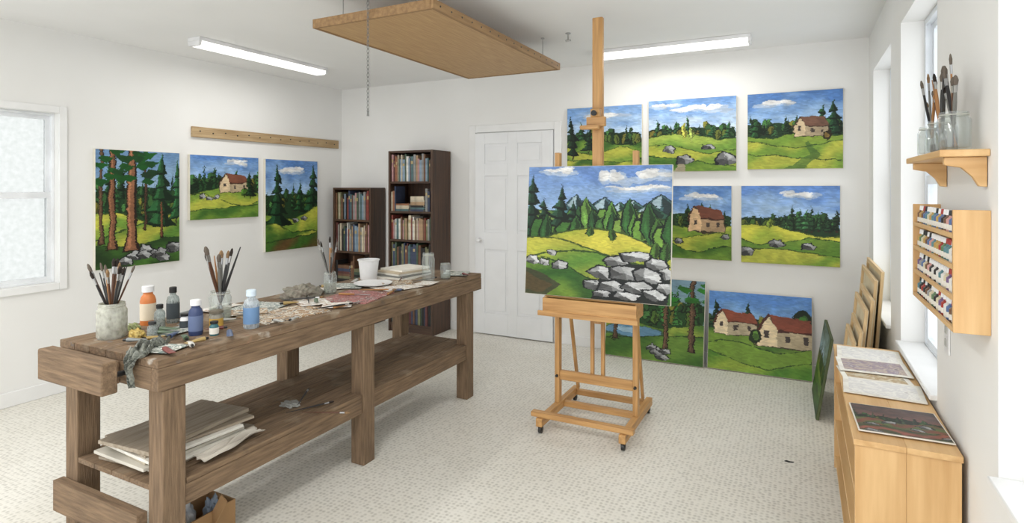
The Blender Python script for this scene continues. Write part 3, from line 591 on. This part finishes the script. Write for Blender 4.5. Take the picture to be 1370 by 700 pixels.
def lump(nm,x,y,z,sx,sy,sz,m,label,cat,seed,amp=1.0):
    bm=bmesh.new(); bmesh.ops.create_icosphere(bm,subdivisions=5,radius=1); q=random.Random(seed); ph=[q.random()*6 for _ in range(9)]
    for v in bm.verts:
        c=v.co.copy(); f=1+amp*(.16*math.sin(5*c.x+ph[0])*math.sin(6*c.y+ph[1])+.09*math.sin(11*c.y+ph[2]+4*c.z)+.08*math.sin(13*c.x+ph[3]+7*c.z)+.05*math.sin(23*c.x+17*c.y+ph[4]))
        v.co=Vector((c.x*sx*f,c.y*sy*f,max(c.z*sz*f,-sz*.55)))
    mz=min(v.co.z for v in bm.verts)
    for v in bm.verts: v.co.z-=mz
    for f in bm.faces: f.smooth=True
    me=bpy.data.meshes.new(nm); bm.to_mesh(me); bm.free(); me.materials.append(m); o=bpy.data.objects.new(nm,me); COL.objects.link(o); o.location=(x,y,z); return tag(o,label,cat)

BG='paintbrushes in jars on the workbench'
jar(-2.57,1.385,TZ,.055,.145,GLASSM,'cloudy glass jar full of paintbrushes at bench end',.5)
jar_brushes(-2.57,1.385,TZ,.045,.145,15,.33,BG,1)
jar(-2.44,1.79,TZ,.048,.14,GLASS,'clear glass jar holding large paintbrushes',.4)
jar_brushes(-2.44,1.79,TZ,.042,.14,8,.36,BG,2,.8,None,(1.1,.7))
jar(-2.473,2.53,TZ,.038,.13,GLASS,'small glass jar with tall paintbrushes',.5)
jar_brushes(-2.473,2.53,TZ,.034,.13,6,.33,BG,3,.8)
bottle(-2.665,1.59,TZ,.032,.178,colm('orange',(.84,.50,.26)),WHP,colm('label_cream',(.92,.86,.76)),'orange paint bottle with cream label and white cap',.6)
bottle(-2.60,1.665,TZ,.027,.165,glassmat('medium_glass',(.80,.83,.82),.3,.5,8),BLK,colm('label_dark',(.25,.28,.30)),'clear bottle of painting medium with dark label',.45)
bottle(-2.297,1.57,TZ,.028,.15,colm('bottle_navy',(.20,.26,.42)),WHP,colm('label_grey',(.40,.46,.60)),'dark blue paint bottle with white cap on bench',.6)
bottle(-2.19,1.76,TZ,.033,.17,glassmat('clear_plastic',(.90,.93,.95),.35,.5,6),colm('cap_lightblue',(.82,.88,.93)),colm('label_blue',(.42,.56,.72)),'translucent white bottle with blue label',.5)
bottle(-2.33,1.69,TZ,.028,.08,colm('tin_silver',(.6,.58,.52),.35),colm('tin_lid',(.45,.42,.36),.35),colm('label_yellow',(.82,.66,.3)),'small squat paint tin with yellow label',.8,'paint_tin')
bottle(-2.53,1.56,TZ,.022,.11,glassmat('medium_glass',(.80,.83,.82),.3),BLK,None,'small clear bottle with black cap',.5)
bottle(-2.43,1.61,TZ,.020,.07,WHP,BLK,colm('label_dark',(.25,.28,.30)),'tiny white paint pot with dark label',.7)
bottle(-2.385,1.44,TZ,.019,.075,glassmat('medium_glass',(.80,.83,.82),.3),DKM,None,'tiny clear glass bottle with dark cap',.6)
bottle(-2.22,1.60,TZ,.018,.06,colm('tube_teal',(.22,.42,.44)),BLK,PAPER,'tiny teal paint pot with white label',.7)
lump('sponge',-2.475,1.43,TZ,.032,.026,.022,smear('sponge_yellow',[(.80,.70,.38),(.70,.60,.35),(.85,.78,.5)],30,.9),'crumpled yellowish sponge beside brush jar','sponge',4)
lump('sponge',-2.62,1.50,TZ,.03,.022,.018,smear('sponge_green',[(.45,.50,.30),(.6,.62,.45),(.7,.68,.5)],30,.9),'small greenish paint-stained sponge','sponge',8)
lump('brush_roll',-2.525,2.36,TZ,.075,.12,.045,smear('canvas_roll',[(.42,.42,.38),(.56,.54,.49),(.46,.42,.38)],20,.9),'rolled grey-brown cloth bundle on bench','cloth',5)
r=E('plastic_tub',(-2.63,3.05,TZ)); G().lathe([(0,0),(.055,0),(.068,.125),(.074,.128),(.074,.135),(.066,.135),(.053,.006),(0,.005)],n=28).obj('tub_body',WHP,r); tag(r,'white plastic tub on workbench','tub')
o=G().lathe([(0,0),(.07,0),(.12,.014),(.122,.018),(.068,.006),(0,.005)],n=30).obj('plate',WHP); o.location=(-2.43,2.86,TZ+.002); tag(o,'shallow white mixing plate on bench','plate')
for i in range(5):
    sheet('sketchbook',-2.50+.02*R.random(),3.25+.03*R.random(),TZ+i*.0125,.26-.01*i,.32-.015*i,R.uniform(-.25,.25),[PAPER,mat('cover_grey',(.5,.5,.48),.7),PAPER,mat('cover_tan',(.8,.74,.64),.7),PAPER][i],'white sketchbook in messy pile on bench','sketchbook',.012)
jar(-2.215,3.16,TZ,.042,.19,GLASS,'tall empty clear glass jar',.0)
jar(-2.165,3.29,TZ,.036,.11,GLASS,'short clear drinking-glass jar',.25)
S1=smear('palette_red',[(.75,.70,.66),(.55,.30,.30),(.72,.48,.46),(.38,.26,.26),(.85,.8,.76),(.5,.42,.45)],22)
S2=smear('palette_warm',[(.78,.72,.62),(.62,.48,.32),(.83,.80,.74),(.42,.36,.30),(.75,.6,.42),(.6,.62,.6)],18)
S3=smear('palette_cool',[(.80,.81,.78),(.45,.52,.50),(.86,.86,.83),(.36,.40,.38),(.66,.68,.62),(.5,.56,.62)],24)
S4=smear('palette_pale',[(.90,.89,.86),(.84,.80,.74),(.93,.92,.90),(.70,.60,.52),(.88,.87,.85),(.6,.64,.62)],12)
zz=TZ+.0004
for i,(x,y,w,d,a,m,lab) in enumerate([(-2.26,2.52,.30,.34,.2,S1,'flat palette board smeared with red and white paint'),(-2.27,2.02,.26,.36,-.15,S2,'flat palette board smeared with ochre paint'),(-2.52,2.08,.24,.22,.3,S3,''),(-2.24,2.86,.22,.26,-.25,S4,''),(-2.55,2.75,.22,.2,.5,S3,''),(-2.18,2.28,.15,.14,.7,S4,''),(-2.42,1.56,.12,.16,.1,S3,''),(-2.36,2.28,.20,.16,-.5,S4,''),(-2.45,1.95,.18,.14,.9,S2,''),(-2.20,1.36,.16,.12,.3,S3,''),(-2.33,2.98,.20,.18,.8,S2,''),(-2.60,2.58,.16,.2,-.3,S4,''),(-2.15,3.04,.12,.16,.15,S4,''),(-2.2,3.48,.18,.2,.4,S3,''),(-2.66,1.95,.1,.2,.1,S4,'')]):
    if lab: sheet('palette',x,y,zz,w,d,a,m,lab,'palette',.004)
    else: sheet('paper_sheet',x,y,zz+.0042+.0004*i,w,d,a,m,'paint-spotted scrap paper lying on bench','paper',.0003)
TC=[('ochre',(.68,.58,.36)),('white',(.88,.87,.84)),('grey',(.5,.52,.52)),('green',(.34,.42,.32)),('silver',(.72,.72,.70)),('crimson',(.48,.24,.22)),('blue',(.30,.36,.48))]
for i,(x,y) in enumerate([(-2.14,1.50),(-2.21,1.47),(-2.15,1.62),(-2.36,1.92),(-2.60,1.93),(-2.66,2.0),(-2.10,1.90),(-2.63,2.62),(-2.35,2.30),(-2.12,2.75),(-2.66,1.80),(-2.12,3.45),(-2.3,3.5),(-2.60,2.90),(-2.36,1.40),(-2.42,1.48),(-2.30,1.46),(-2.48,1.68),(-2.24,1.66),(-2.28,1.82),(-2.16,1.86),(-2.42,2.14),(-2.46,1.52),(-2.62,1.74),(-2.40,1.35),(-2.14,1.34),(-2.10,1.42),(-2.38,1.75)]):
    n,c=TC[(i*3)%7]; tube(x,y,TZ+.0085,R.uniform(-3,3),colm('tube_'+n,c,.35),'%s artist paint tube lying on bench'%n,.6+.25*R.random())
for i,(x,y,a) in enumerate([(-2.17,2.10,1.2),(-2.33,2.62,.5),(-2.3,2.95,2.1),(-2.22,3.0,1.4),(-2.5,2.2,.8),(-2.3,2.2,2.4)]):
    brush((x,y,TZ+.02),(math.cos(a),math.sin(a),0),.22,HC[i%5][0],BC[i%3],'artist paintbrush lying on bench','loose paintbrushes on the workbench')
for i,(x,y,a) in enumerate([(-2.13,2.2,1.5),(-2.38,2.5,.3),(-2.12,2.62,1.9)]):
    r=E('palette_knife',(x,y,TZ+.012),(0,math.pi/2,a)); G().lathe([(0,0),(.006,.004),(.007,.06),(.004,.10),(0,.10)],n=10).obj('handle',HC[1][0],r); G().beam((0,0,.10),(0,0,.13),.003,.004).prism([(-.008,.13),(.008,.13),(.009,.17),(0,.20),(-.009,.17)],'x',-.0007,.0007).obj('blade',METAL,r); tag(r,'steel palette knife lying on bench','palette knife')
def rag():
    nu,nv=30,64
    prof=[(1.42,TZ+.005),(1.30,TZ+.005),(1.263,TZ+.001),(1.256,TZ-.03),(1.252,TZ-.10)]; cxs=[-2.28,-2.23,-2.21,-2.20,-2.195]
    seg=[0]
    for a,b in zip(prof[:-1],prof[1:]): seg.append(seg[-1]+math.dist(a,b))
    vs=[]
    for j in range(nv):
        t=j/(nv-1)*seg[-1]; k=max(i for i in range(4) if seg[i]<=t+1e-9); f=(t-seg[k])/(seg[k+1]-seg[k])
        y=prof[k][0]*(1-f)+prof[k+1][0]*f; z=prof[k][1]*(1-f)+prof[k+1][1]*f; cx=cxs[k]*(1-f)+cxs[k+1]*f
        hang=z<TZ-.002
        for i in range(nu):
            u=i/(nu-1); wv=abs(math.sin(u*11+j*.16)+.6*math.sin(u*23-j*.21+1)); wd=.08-.03*math.sin(j*.13+.5)-(.03 if hang else 0)
            x=cx+(u-.5)*wd+.012*math.sin(j*.23)
            if hang: vs.append((x,y-.012*wv,z-.02*math.sin(u*7)*(TZ-z)*4))
            else: vs.append((x,y+.012*math.sin(u*9),z+.020*wv))
    fs=[(j*nu+i,j*nu+i+1,(j+1)*nu+i+1,(j+1)*nu+i) for j in range(nv-1) for i in range(nu-1)]
    o=G().add(vs,fs).obj('rag',RAGM); s=o.modifiers.new('s','SOLIDIFY'); s.thickness=.0015; s.offset=0
    tag(o,'small crumpled dark paint-stained rag draped over bench edge','rag')
rag()

# lower shelf items
SZ=.3835
GB=wood('grey_board',(.68,.63,.56),(.54,.49,.42),'y',.8,2)
OFF=mat('cover_offwhite',(.82,.80,.75),.8); BEI=mat('cover_beige',(.74,.70,.62),.8)
hts=[(.012,.36,.46,GB,'weathered thin grey-beige wooden board',0),(.008,.40,.42,PAPER,'white paper pad',1),(.013,.34,.44,OFF,'off-white canvas board',1),(.008,.37,.38,BEI,'beige folder of paper',1),(.012,.36,.40,PAPER,'white paper pad',1),(.012,.34,.46,GB,'weathered thin grey-beige wooden board',0),(.016,.30,.48,GB,'weathered thin grey-beige wooden board',0)]
z=SZ
for i,(t,w,d,m,n,pp) in enumerate(hts):
    xx=-2.40+R.uniform(-.02,.02); yy=1.56+R.uniform(-.03,.03)
    o=G().box(-w/2,w/2,-d/2,d/2,0,t).obj('drawing_pad' if pp else 'wooden_board',m,bevel=.002); o.location=(xx,yy,z); o.rotation_euler=(0,0,R.uniform(-.12,.12)); tag(o,n+' in stack on bench lower shelf','paper' if pp else 'board'); z+=t+.0005
def drape(nm,x,y,z,w,d,m,label,seed):
    q=random.Random(seed); nu=30;nv=30;vs=[]; p=[q.random()*6 for _ in range(4)]
    for j in range(nv):
        for i in range(nu):
            u=i/(nu-1);v=j/(nv-1); wv=math.sin(u*9+p[0]+v*3)*math.sin(v*7+p[1])+.5*math.sin(u*19+p[2])
            vs.append((x+(u-.5)*w+.02*math.sin(v*5+p[3]),y+(v-.5)*d+.01*math.sin(u*8),z+.012+.010*wv))
    fs=[(j*nu+i,j*nu+i+1,(j+1)*nu+i+1,(j+1)*nu+i) for j in range(nv-1) for i in range(nu-1)]
    o=G().add(vs,fs).obj(nm,m); s=o.modifiers.new('s','SOLIDIFY'); s.thickness=.002; tag(o,label,'cloth')
drape('rag',-2.145,1.62,SZ+.012,.07,.30,mat('white_cloth',(.80,.77,.72),.9),'crumpled pale cloth lying beside stacked boards on lower shelf',2)
for i,(x,y,a) in enumerate([(-2.22,1.98,1.1),(-2.16,2.02,.4),(-2.25,2.08,2.2)]):
    brush((x,y,SZ+.012),(math.cos(a)*.9,math.sin(a),0),.24,HC[(i*2)%5][0],BC[i%3],'old paintbrush lying on lower shelf','paintbrushes on the lower shelf')
lump('rag',-2.3,2.08,SZ,.05,.04,.012,mat('grey_rag',(.66,.66,.64),.9),'flat grey rag on lower shelf','rag',21)
r=E('cardboard_box',(-2.32,1.60,0)); g=G(); g.box(-.09,.09,-.11,.11,0,.005).box(-.09,-.085,-.11,.11,.005,.11).box(.085,.09,-.11,.11,.005,.11).box(-.085,.085,-.11,-.105,.005,.11).box(-.085,.085,.105,.11,.005,.11)
g.obj('box_body',CARD,r)
G().beam((.09,0,.108),(.125,0,.085),.004,.21).obj('flap',CARD,r); tag(r,'open brown cardboard box on floor under bench','box')
lump('rag',-2.345,1.55,.006,.042,.042,.085,mat('white_rag',(.85,.85,.84),.9,c2=(.6,.62,.65),vs=15),'crumpled white rag in cardboard box','rag',31)
lump('rag',-2.29,1.645,.006,.038,.038,.08,mat('blue_rag',(.55,.60,.66),.9),'crumpled blue-grey rag in cardboard box','rag',32)

# ------------------------------------------------------------------ bookcases
BKC=[('brown',(.46,.33,.24)),('cream',(.85,.80,.70)),('dark green',(.28,.36,.29)),('red',(.54,.26,.22)),('grey',(.58,.58,.57)),('navy',(.25,.29,.39)),('white',(.90,.89,.86)),('tan',(.70,.58,.45)),('black',(.14,.13,.13)),('pink',(.72,.55,.55)),('olive',(.49,.49,.36)),('beige',(.78,.73,.64)),('pale blue',(.55,.63,.70)),('rust',(.60,.40,.28)),('maroon',(.38,.21,.20)),('teal',(.33,.44,.45))]
def book(x0,y0,z0,w,h,d,ci,where,grp,flat=False,band=False):
    n,c=BKC[ci]; m=mat('cover_%s_%d'%(n.replace(' ','_'),ci),c,.6,c2=tuple(v*.8 for v in c),vs=14)
    g=G(); t=.0025
    g.box(0,t,0,d,0,h).box(w-t,w,0,d,0,h).box(t,w-t,0,t,0,h).box(t,w-t,t,d-.004,.004,h-.004,mi=1)
    if band: g.box(0.002,w-.002,-.0006,0,h*.70,h*.82,mi=2)
    if flat: g.v=[(v[2],v[1],v[0]) for v in g.v]
    g.v=[(v[0]+x0,v[1]+y0,v[2]+z0) for v in g.v]
    o=g.obj('book',[m,PAPER,mat('spine_band',(.72,.64,.46),.5)]); tag(o,'%s hardcover book %s in %s'%(n,'lying flat' if flat else 'standing upright',where),'book',grp); return o
DARKS=[0,2,5,8,8,14,8,10,15,0]
def bookcase(x0,x1,y0,y1,h,sh,label,where,seed,flatrows=(),darkbelow=.7):
    cx,cy=(x0+x1)/2,y1; r=E('bookcase',(cx,cy,0)); a,b=x0-cx,x1-cx; D=y0-cy; t=.022; q=random.Random(seed)
    for xx in(a,b-t): G().box(xx,xx+t,D,0,0,h).obj('side_panel',DK['z'],r,bevel=.002)
    G().box(a+t,b-t,-.012,0,.03,h-t).obj('back_panel',DK['z'],r)
    for z in list(sh)+[h]: G().box(a+t,b-t,D+.004,-.013,z-t,z).obj('shelf',DK['x'],r,bevel=.002)
    G().box(a+t,b-t,D+.01,D+.024,0,sh[0]-t).obj('plinth',DK['x'],r)
    tag(r,label,'bookcase')
    zs=list(sh)+[h]
    for i,z in enumerate(zs[:-1]):
        gap=zs[i+1]-t-z; x=x0+t+.003; end=x1-t-.003; grp='books on a shelf of the '+where; hb=.72+.15*q.random()
        pick=(lambda: q.choice(DARKS)) if z<darkbelow else (lambda: q.randrange(16))
        while True:
            if i in flatrows and x<end-.19 and q.random()<.35:
                zz=z; n=q.randint(3,6)
                for k in range(n):
                    th_=.018+.02*q.random()
                    if zz+th_>z+gap-.02: break
                    book(x,y0+.02,zz,th_,.155+.02*q.random(),.17,pick(),'dark '+where,grp,True); zz+=th_+.0004
                x+=.185; continue
            w=.011+.020*q.random(); hh=min(gap-.012,gap*(hb-.10+.26*q.random()))
            if x+w>end: break
            d=.16; book(x,y0+.012+.015*q.random(),z,w,hh,d,pick(),'dark '+where,grp,band=q.random()<.25); x+=w+.0006
bookcase(-3.81,-3.26,4.72,5.05,1.86,[.09,.38,.66,.95,1.24,1.545],'tall dark brown wooden bookcase full of books','tall bookcase',5,(1,4))
bookcase(-4.66,-4.12,4.81,5.05,1.48,[.09,.44,.78,1.13],'short dark brown wooden bookcase full of books','short bookcase',6,(1,))

# ------------------------------------------------------------------ wall rail, lights, ceiling panel
r=E('wall_rail',(XL,4.11,1.93)); G().box(.0003,.026,-.89,.89,0,.092).obj('plank',RAIL,r,bevel=.003)
for i in range(14): G().cyl((.026,-.82+i*.126,.055-.012*(i%2)),(.030,-.82+i*.126,.055-.012*(i%2)),.006,n=10).obj('screw_head',DKM,r)
tag(r,'long bare wooden rail with screws fixed to the wall','wall rail')
TUBE=mat('light_diffuser',(1,.995,.98),.4,emis=1.6)
def fixture(x,y,L,alongx,en=8):
    r=E('ceiling_light',(x,y,ZC),(0,0,0 if alongx else math.pi/2)); h=L/2
    G().box(-h,h,-.07,.07,-.03,-.001).obj('housing',WHP,r,bevel=.003)
    pr=[(-.066,-.030),(-.062,-.056),(-.050,-.064),(.050,-.064),(.062,-.056),(.066,-.030)]
    G().prism(pr,'x',-h+.02,h-.02).obj('diffuser',TUBE,r)
    for s in(-1,1): 
        a,b=sorted((s*h,s*(h-.02))); G().prism([(p[0]*1.04,p[1]*1.03) for p in pr],'x',a,b).obj('end_cap',WHP,r)
    l=bpy.data.lights.new('lamp','AREA'); l.shape='RECTANGLE'; l.size=L-.1; l.size_y=.12; l.energy=en; l.color=(1,.98,.95)
    lo=bpy.data.objects.new('lamp',l); COL.objects.link(lo); lo.parent=r; lo.location=(0,0,-.070)
    tag(r,'white surface-mounted fluorescent ceiling light switched on','ceiling light')
fixture(-4.08,3.42,1.30,False); fixture(-.93,4.60,1.22,True)
fixture(-3.2,.35,1.30,False,26); fixture(-1.1,.35,1.30,False,26)  # two added fixtures, out of view, put in as fill light for the room
r=E('suspended_plywood_sheet',(-2.083,3.285,2.40))
G().box(-.397,.397,-.845,.845,.004,.040).obj('board',PLY,r)
for x in(-.417,.398): G().box(x,x+.019,-.865,.865,0,.052).obj('edge_strip',PLYE,r,bevel=.002)
for y in(-.865,.846): G().box(-.397,.397,y,y+.019,0,.052).obj('edge_strip',PLYE,r,bevel=.002)
for i in range(16): G().cyl((.417,-.80+i*.107,.026),(.419,-.80+i*.107,.026),.005,n=8).obj('screw_head',DKM,r)
for x in(-.34,.34):
    for y in(-.7,.7): G().cyl((x,y,.040),(x,y,.2195),.003,n=8).cyl((x,y,.213),(x,y,.2195),.014,n=12).obj('hanger_rod',METAL,r)
tag(r,'rectangular plywood board hung flat below the ceiling','hanging board')
def chain(x,y,z0,z1):
    g=G(); z=z1; k=0; R_,r_,n,m=.010,.0017,12,6
    while z>z0:
        vs=[]
        for i in range(n):
            a=2*math.pi*i/n; c=Vector((R_*.7*math.cos(a),0,R_*1.25*math.sin(a))); d=Vector((math.cos(a),0,math.sin(a)))
            for j in range(m):
                b=2*math.pi*j/m; p=c+d*r_*math.cos(b)+Vector((0,1,0))*r_*math.sin(b)
                if k%2: p=Vector((p.y,p.x,p.z))
                vs.append((x+p.x,y+p.y,z+p.z-.014))
        g.add(vs,[(i*m+j,((i+1)%n)*m+j,((i+1)%n)*m+(j+1)%m,i*m+(j+1)%m) for i in range(n) for j in range(m)]); z-=.0215; k+=1
    g.cyl((x,y,z1-.008),(x,y,z1),.014,n=12); g.cyl((x,y,z0-.02),(x,y,z0+.01),.007,.004,n=8)
    tag(g.obj('hanging_chain',CHM),'thin metal chain hanging from the ceiling','chain')
chain(-2.07,2.395,1.89,ZC)
def hook(x,y):
    g=G().cyl((x,y,ZC-.006),(x,y,ZC),.02,n=14).cyl((x,y,ZC-.05),(x,y,ZC-.006),.005,n=8).cyl((x-.02,y,ZC-.055),(x+.02,y,ZC-.055),.007,n=8)
    tag(g.obj('ceiling_hook',METAL),'small metal hook screwed into the ceiling','hook')
hook(-1.52,3.94); hook(-.44,3.35)

# ------------------------------------------------------------------ right wall items
def brush_shelf():
    r=E('wall_shelf',(XR,2.28,1.575)); G().box(-.115,-.0005,-.285,.285,0,.02).obj('shelf_board',PINE['y'],r,bevel=.003)
    for y in(-.25,.24):
        pr=[(-.002,0),(-.002,-.085),(-.02,-.083),(-.035,-.055),(-.06,-.03),(-.10,-.022),(-.10,0)]
        G().prism([(a,b-.0005) for a,b in pr],'y',y-.01,y+.01).obj('bracket',PINE['x'],r,bevel=.002)
    tag(r,'small pine wall shelf with curved brackets holding jars','wall shelf')
brush_shelf()
BS='paintbrushes in jars on the wall shelf'
for i,(y,hh,n) in enumerate([(2.10,.115,8),(2.26,.105,7),(2.41,.10,7)]):
    jar(XR-.062,y,1.596,.042,hh,GLASS,'clear glass jar of paintbrushes on wall shelf',.0)
    jar_brushes(XR-.062,y,1.596,.040,hh,n,.27,BS,50+i,1.0,True,(.65,.55))
def rack():
    y0,y1,x0,z0,z1=1.99,2.63,.385,1.08,1.425; cy=(y0+y1)/2; r=E('paint_rack',(XR,cy,z0)); a=x0-XR; H=z1-z0
    for y in(y0-cy,y1-cy-.014):
        G().box(a,-.0005,y,y+.014,0,H).obj('side_panel',PINE['z'],r,bevel=.0015)
    G().box(-.008,-.002,y0-cy+.014,y1-cy-.014,0,H-.06).obj('back_panel',PINE['y'],r)
    CL=[('cream',(.86,.82,.70)),('white',(.90,.89,.87)),('red',(.66,.24,.20)),('blue',(.36,.46,.64)),('green',(.40,.52,.38)),('brown',(.48,.35,.27)),('grey',(.62,.62,.62)),('teal',(.38,.55,.58)),('pink',(.84,.64,.62)),('black',(.20,.19,.20)),('violet',(.48,.38,.54)),('ochre',(.78,.64,.36))]
    for i,z in enumerate((0,.088,.176,.264)):
        G().box(a+.009,-.0085,y0-cy+.0145,y1-cy-.0145,z,z+.007).obj('shelf',PINE['y'],r)
        G().box(a,a+.0085,y0-cy+.0145,y1-cy-.0145,z,z+.014).obj('front_lip',PINE['y'],r,bevel=.001)
        n=17
        for k in range(n):
            nm,c=CL[R.randrange(12)]
            y=y0+.032+k*(y1-y0-.064)/(n-1); x=.409; zz=z0+z+.0075; h=.068
            b=E('paint_bottle',(x,y,zz)); G().lathe([(0,0),(.0135,0),(.0140,.003),(.0140,h*.60),(.0065,h*.70),(.0065,h*.78),(0,h*.78)],n=12).obj('bottle_body',colm('rk_%s'%nm,c,.35),b)
            G().lathe([(0,h*.76),(.0082,h*.76),(.0062,h),(0,h)],n=10).obj('cap',[WHP,WHP,WHP,colm('cap_red',(.66,.2,.16)),BLK][R.randrange(5)],b)
            G().lathe([(.0141,h*.14),(.0144,h*.14),(.0144,h*.38),(.0141,h*.38)],n=12).obj('label_band',PAPER,b)
            tag(b,'small %s craft paint bottle in the pine rack'%nm,'paint bottle','paint bottles in the wall rack')
    tag(r,'pine wall rack with four tiers of small paint bottles','rack')
rack()
r=E('power_outlet',(XR,2.50,.90)); G().box(-.006,-.0005,-.036,.036,0,.115).obj('cover_plate',WHP,r,bevel=.002)
for z in(.025,.07): G().box(-.0085,-.006,-.016,.016,z,z+.026).obj('socket',mat('socket',(.75,.75,.73),.5),r,bevel=.001)
tag(r,'white double power outlet on the wall','power outlet')

def cabinet():
    x0,x1,y0,y1,h=.165,.452,2.22,3.50,.65; cx,cy=(x0+x1)/2,(y0+y1)/2; r=E('low_cabinet',(cx,cy,0)); a,b,c,d=x0-cx,x1-cx,y0-cy,y1-cy
    for yy in(c,d-.02):
        g=G(); m=(a+b)/2; g.box(a,m-.0003,yy,yy+.02,0,h-.021).box(m+.0003,b,yy,yy+.02,0,h-.021)
        g.obj('end_panel',PINE['z'],r,bevel=.0008)
    g=G(); n=2; w=(b-a+.008)/n
    for i in range(n): g.box(a-.004+i*w,a-.004+(i+1)*w-.0006,c-.006,d+.006,h-.020,h)
    g.obj('cabinet_top',PINE['y'],r,bevel=.0015)
    G().box(b-.01,b,c+.0205,d-.0205,.03,h-.021).obj('back_panel',PINE['y'],r)
    for z in(.05,.24,.44): G().box(a+.003,b-.0105,c+.0205,d-.0205,z,z+.014).obj('shelf',PINE['y'],r,bevel=.001)
    tag(r,'low open pine cabinet beside the wall holding books and paint bottles','cabinet')
    q=random.Random(12)
    y=y0+.10
    while y<y1-.30:
        w=.014+.022*q.random(); hh=.10+.055*q.random(); o=book(0,0,0,w,hh,.16,q.choice([0,2,3,4,5,8,8,8,10,13,14,15,5,1]),'the low pine cabinet','books in the low cabinet',band=q.random()<.3)
        o.rotation_euler=(0,0,-math.pi/2); o.location=(x0+.075+.08+.01*q.random(),y+w/2,.4545); y+=w+.001
    for z in(.0645,.2545):
        y=y0+.07
        while y<y1-.05:
            nm,cc=[('teal',(.22,.42,.44)),('black',(.1,.1,.11)),('white',(.88,.88,.86)),('blue',(.2,.3,.5)),('red',(.6,.2,.18)),('green',(.3,.42,.3)),('grey',(.5,.5,.5))][q.randrange(7)]
            hh=.10+.06*q.random(); o=bottle(x0+.065+.02*q.random(),y,z,.022,hh,colm('tb_'+nm,cc,.35),[BLK,WHP][q.randrange(2)],[PAPER,None][q.randrange(2)],'%s paint bottle inside the low pine cabinet'%nm,.6); o['group']='paint bottles in the low cabinet'
            y+=.065+.05*q.random()
cabinet()
CT=.650
def flatpic(p,x,y,w,d,ang,label):
    r=E('art_print',(x,y,CT+.006),(0,0,ang)); G().box(-w/2,w/2,-d/2,d/2,0,.004).obj('print_board',PAPER,r); grid(p,w-.008,d-.008,.0048,r,True); tag(r,label,'print')
flatpic(pic_dark(),.310,2.42,.27,.27,.04,'unframed red and green landscape print lying on cabinet top')
P3=smear('print_sketch',[(.90,.89,.86),(.83,.82,.81),(.92,.91,.88),(.76,.74,.73)],18,.7)
P4=smear('print_violet',[(.80,.78,.75),(.56,.50,.55),(.74,.68,.62),(.46,.42,.48)],16,.7)
P5=smear('print_ochre',[(.80,.74,.62),(.66,.56,.42),(.82,.78,.68),(.54,.48,.40)],14,.7)
def fprint(x,y,w,d,ang,m,label,dz=0):
    r=E('art_print',(x,y,CT+.0005+dz),(0,0,ang)); G().box(-w/2,w/2,-d/2,d/2,0,.003).obj('print_board',PAPER,r); G().box(-w/2+.02,w/2-.02,-d/2+.02,d/2-.02,.0031,.0036).obj('printed_image',m,r); tag(r,label,'print')
fprint(.305,2.79,.28,.22,-.05,P3,'white sheet with pale sketch on cabinet top',.004)
fprint(.295,2.97,.26,.24,.10,P5,'ochre-toned sheet overlapping others on cabinet top')
fprint(.300,3.10,.28,.22,.03,P4,'white-bordered violet print on cabinet top',.008)
fprint(.305,3.33,.27,.24,-.04,P3,'white sheet with faint sketch on cabinet top',.004)
def stretcher(x,y,w,h,lean,label,az=-math.pi/2):
    t=.018; r=E('stretcher_frame',(x,y,.5*t*math.sin(lean)+.001),(-lean,0,az)); b=.03
    for u0,u1,z0,z1,ax in((-w/2,-w/2+b,0,h,'z'),(w/2-b,w/2,0,h,'z'),(-w/2+b,w/2-b,0,b,'x'),(-w/2+b,w/2-b,h-b,h,'x')):
        G().box(u0,u1,-t/2,t/2-.003,z0,z1).obj('stretcher_bar',PALE[ax],r,bevel=.002)
    G().box(-w/2,w/2,t/2-.003,t/2,0,h).obj('canvas_cloth',CANB,r); tag(r,label,'canvas')
D_=math.radians
stretcher(.378,4.46,.82,.98,D_(4),'large pine stretcher frame with canvas leaning against wall')
stretcher(.345,4.42,.80,.93,D_(4),'large thin stretched canvas leaning in stack by wall')
stretcher(.302,4.18,.68,.84,D_(5),'medium pine stretcher frame leaning on larger frame')
stretcher(.272,4.12,.66,.79,D_(5),'medium thin stretched canvas leaning in stack by wall')
stretcher(.238,4.00,.56,.68,D_(6),'small pine stretcher frame leaning on other canvases')
stretcher(.205,3.97,.50,.62,D_(6.5),'smallest pine stretcher frame at front of leaning stack')
painting(pic_green(),.60,.53,(.095,4.42,.004),(-D_(9),0,-math.pi/2+.02),'dark green meadow painting leaning on stretcher frames',.018,EDGE)
o=G().prism([(-.022,-.004),(0,-.010),(.02,-.003),(.026,.006),(.003,.004),(-.013,.010)],'z',0,.003).obj('paint_scrap',BLK); o.location=(-.05,3.44,0); tag(o,'small dark scrap lying on the floor','scrap')

# ------------------------------------------------------------------ camera, light
cd=bpy.data.cameras.new('camera'); cam=bpy.data.objects.new('camera',cd); COL.objects.link(cam)
cam.location=(0,0,1.49); cam.rotation_euler=(math.pi/2,0,math.radians(26.7)); cd.lens=20.1; cd.sensor_width=36; cd.shift_y=-.073; cd.clip_start=.02
sc.camera=cam
w=bpy.data.worlds.new('world'); sc.world=w; w.use_nodes=True; bg=w.node_tree.nodes['Background']; bg.inputs[0].default_value=(.96,.98,1,1); bg.inputs[1].default_value=2.25
sc.view_settings.view_transform='Standard'
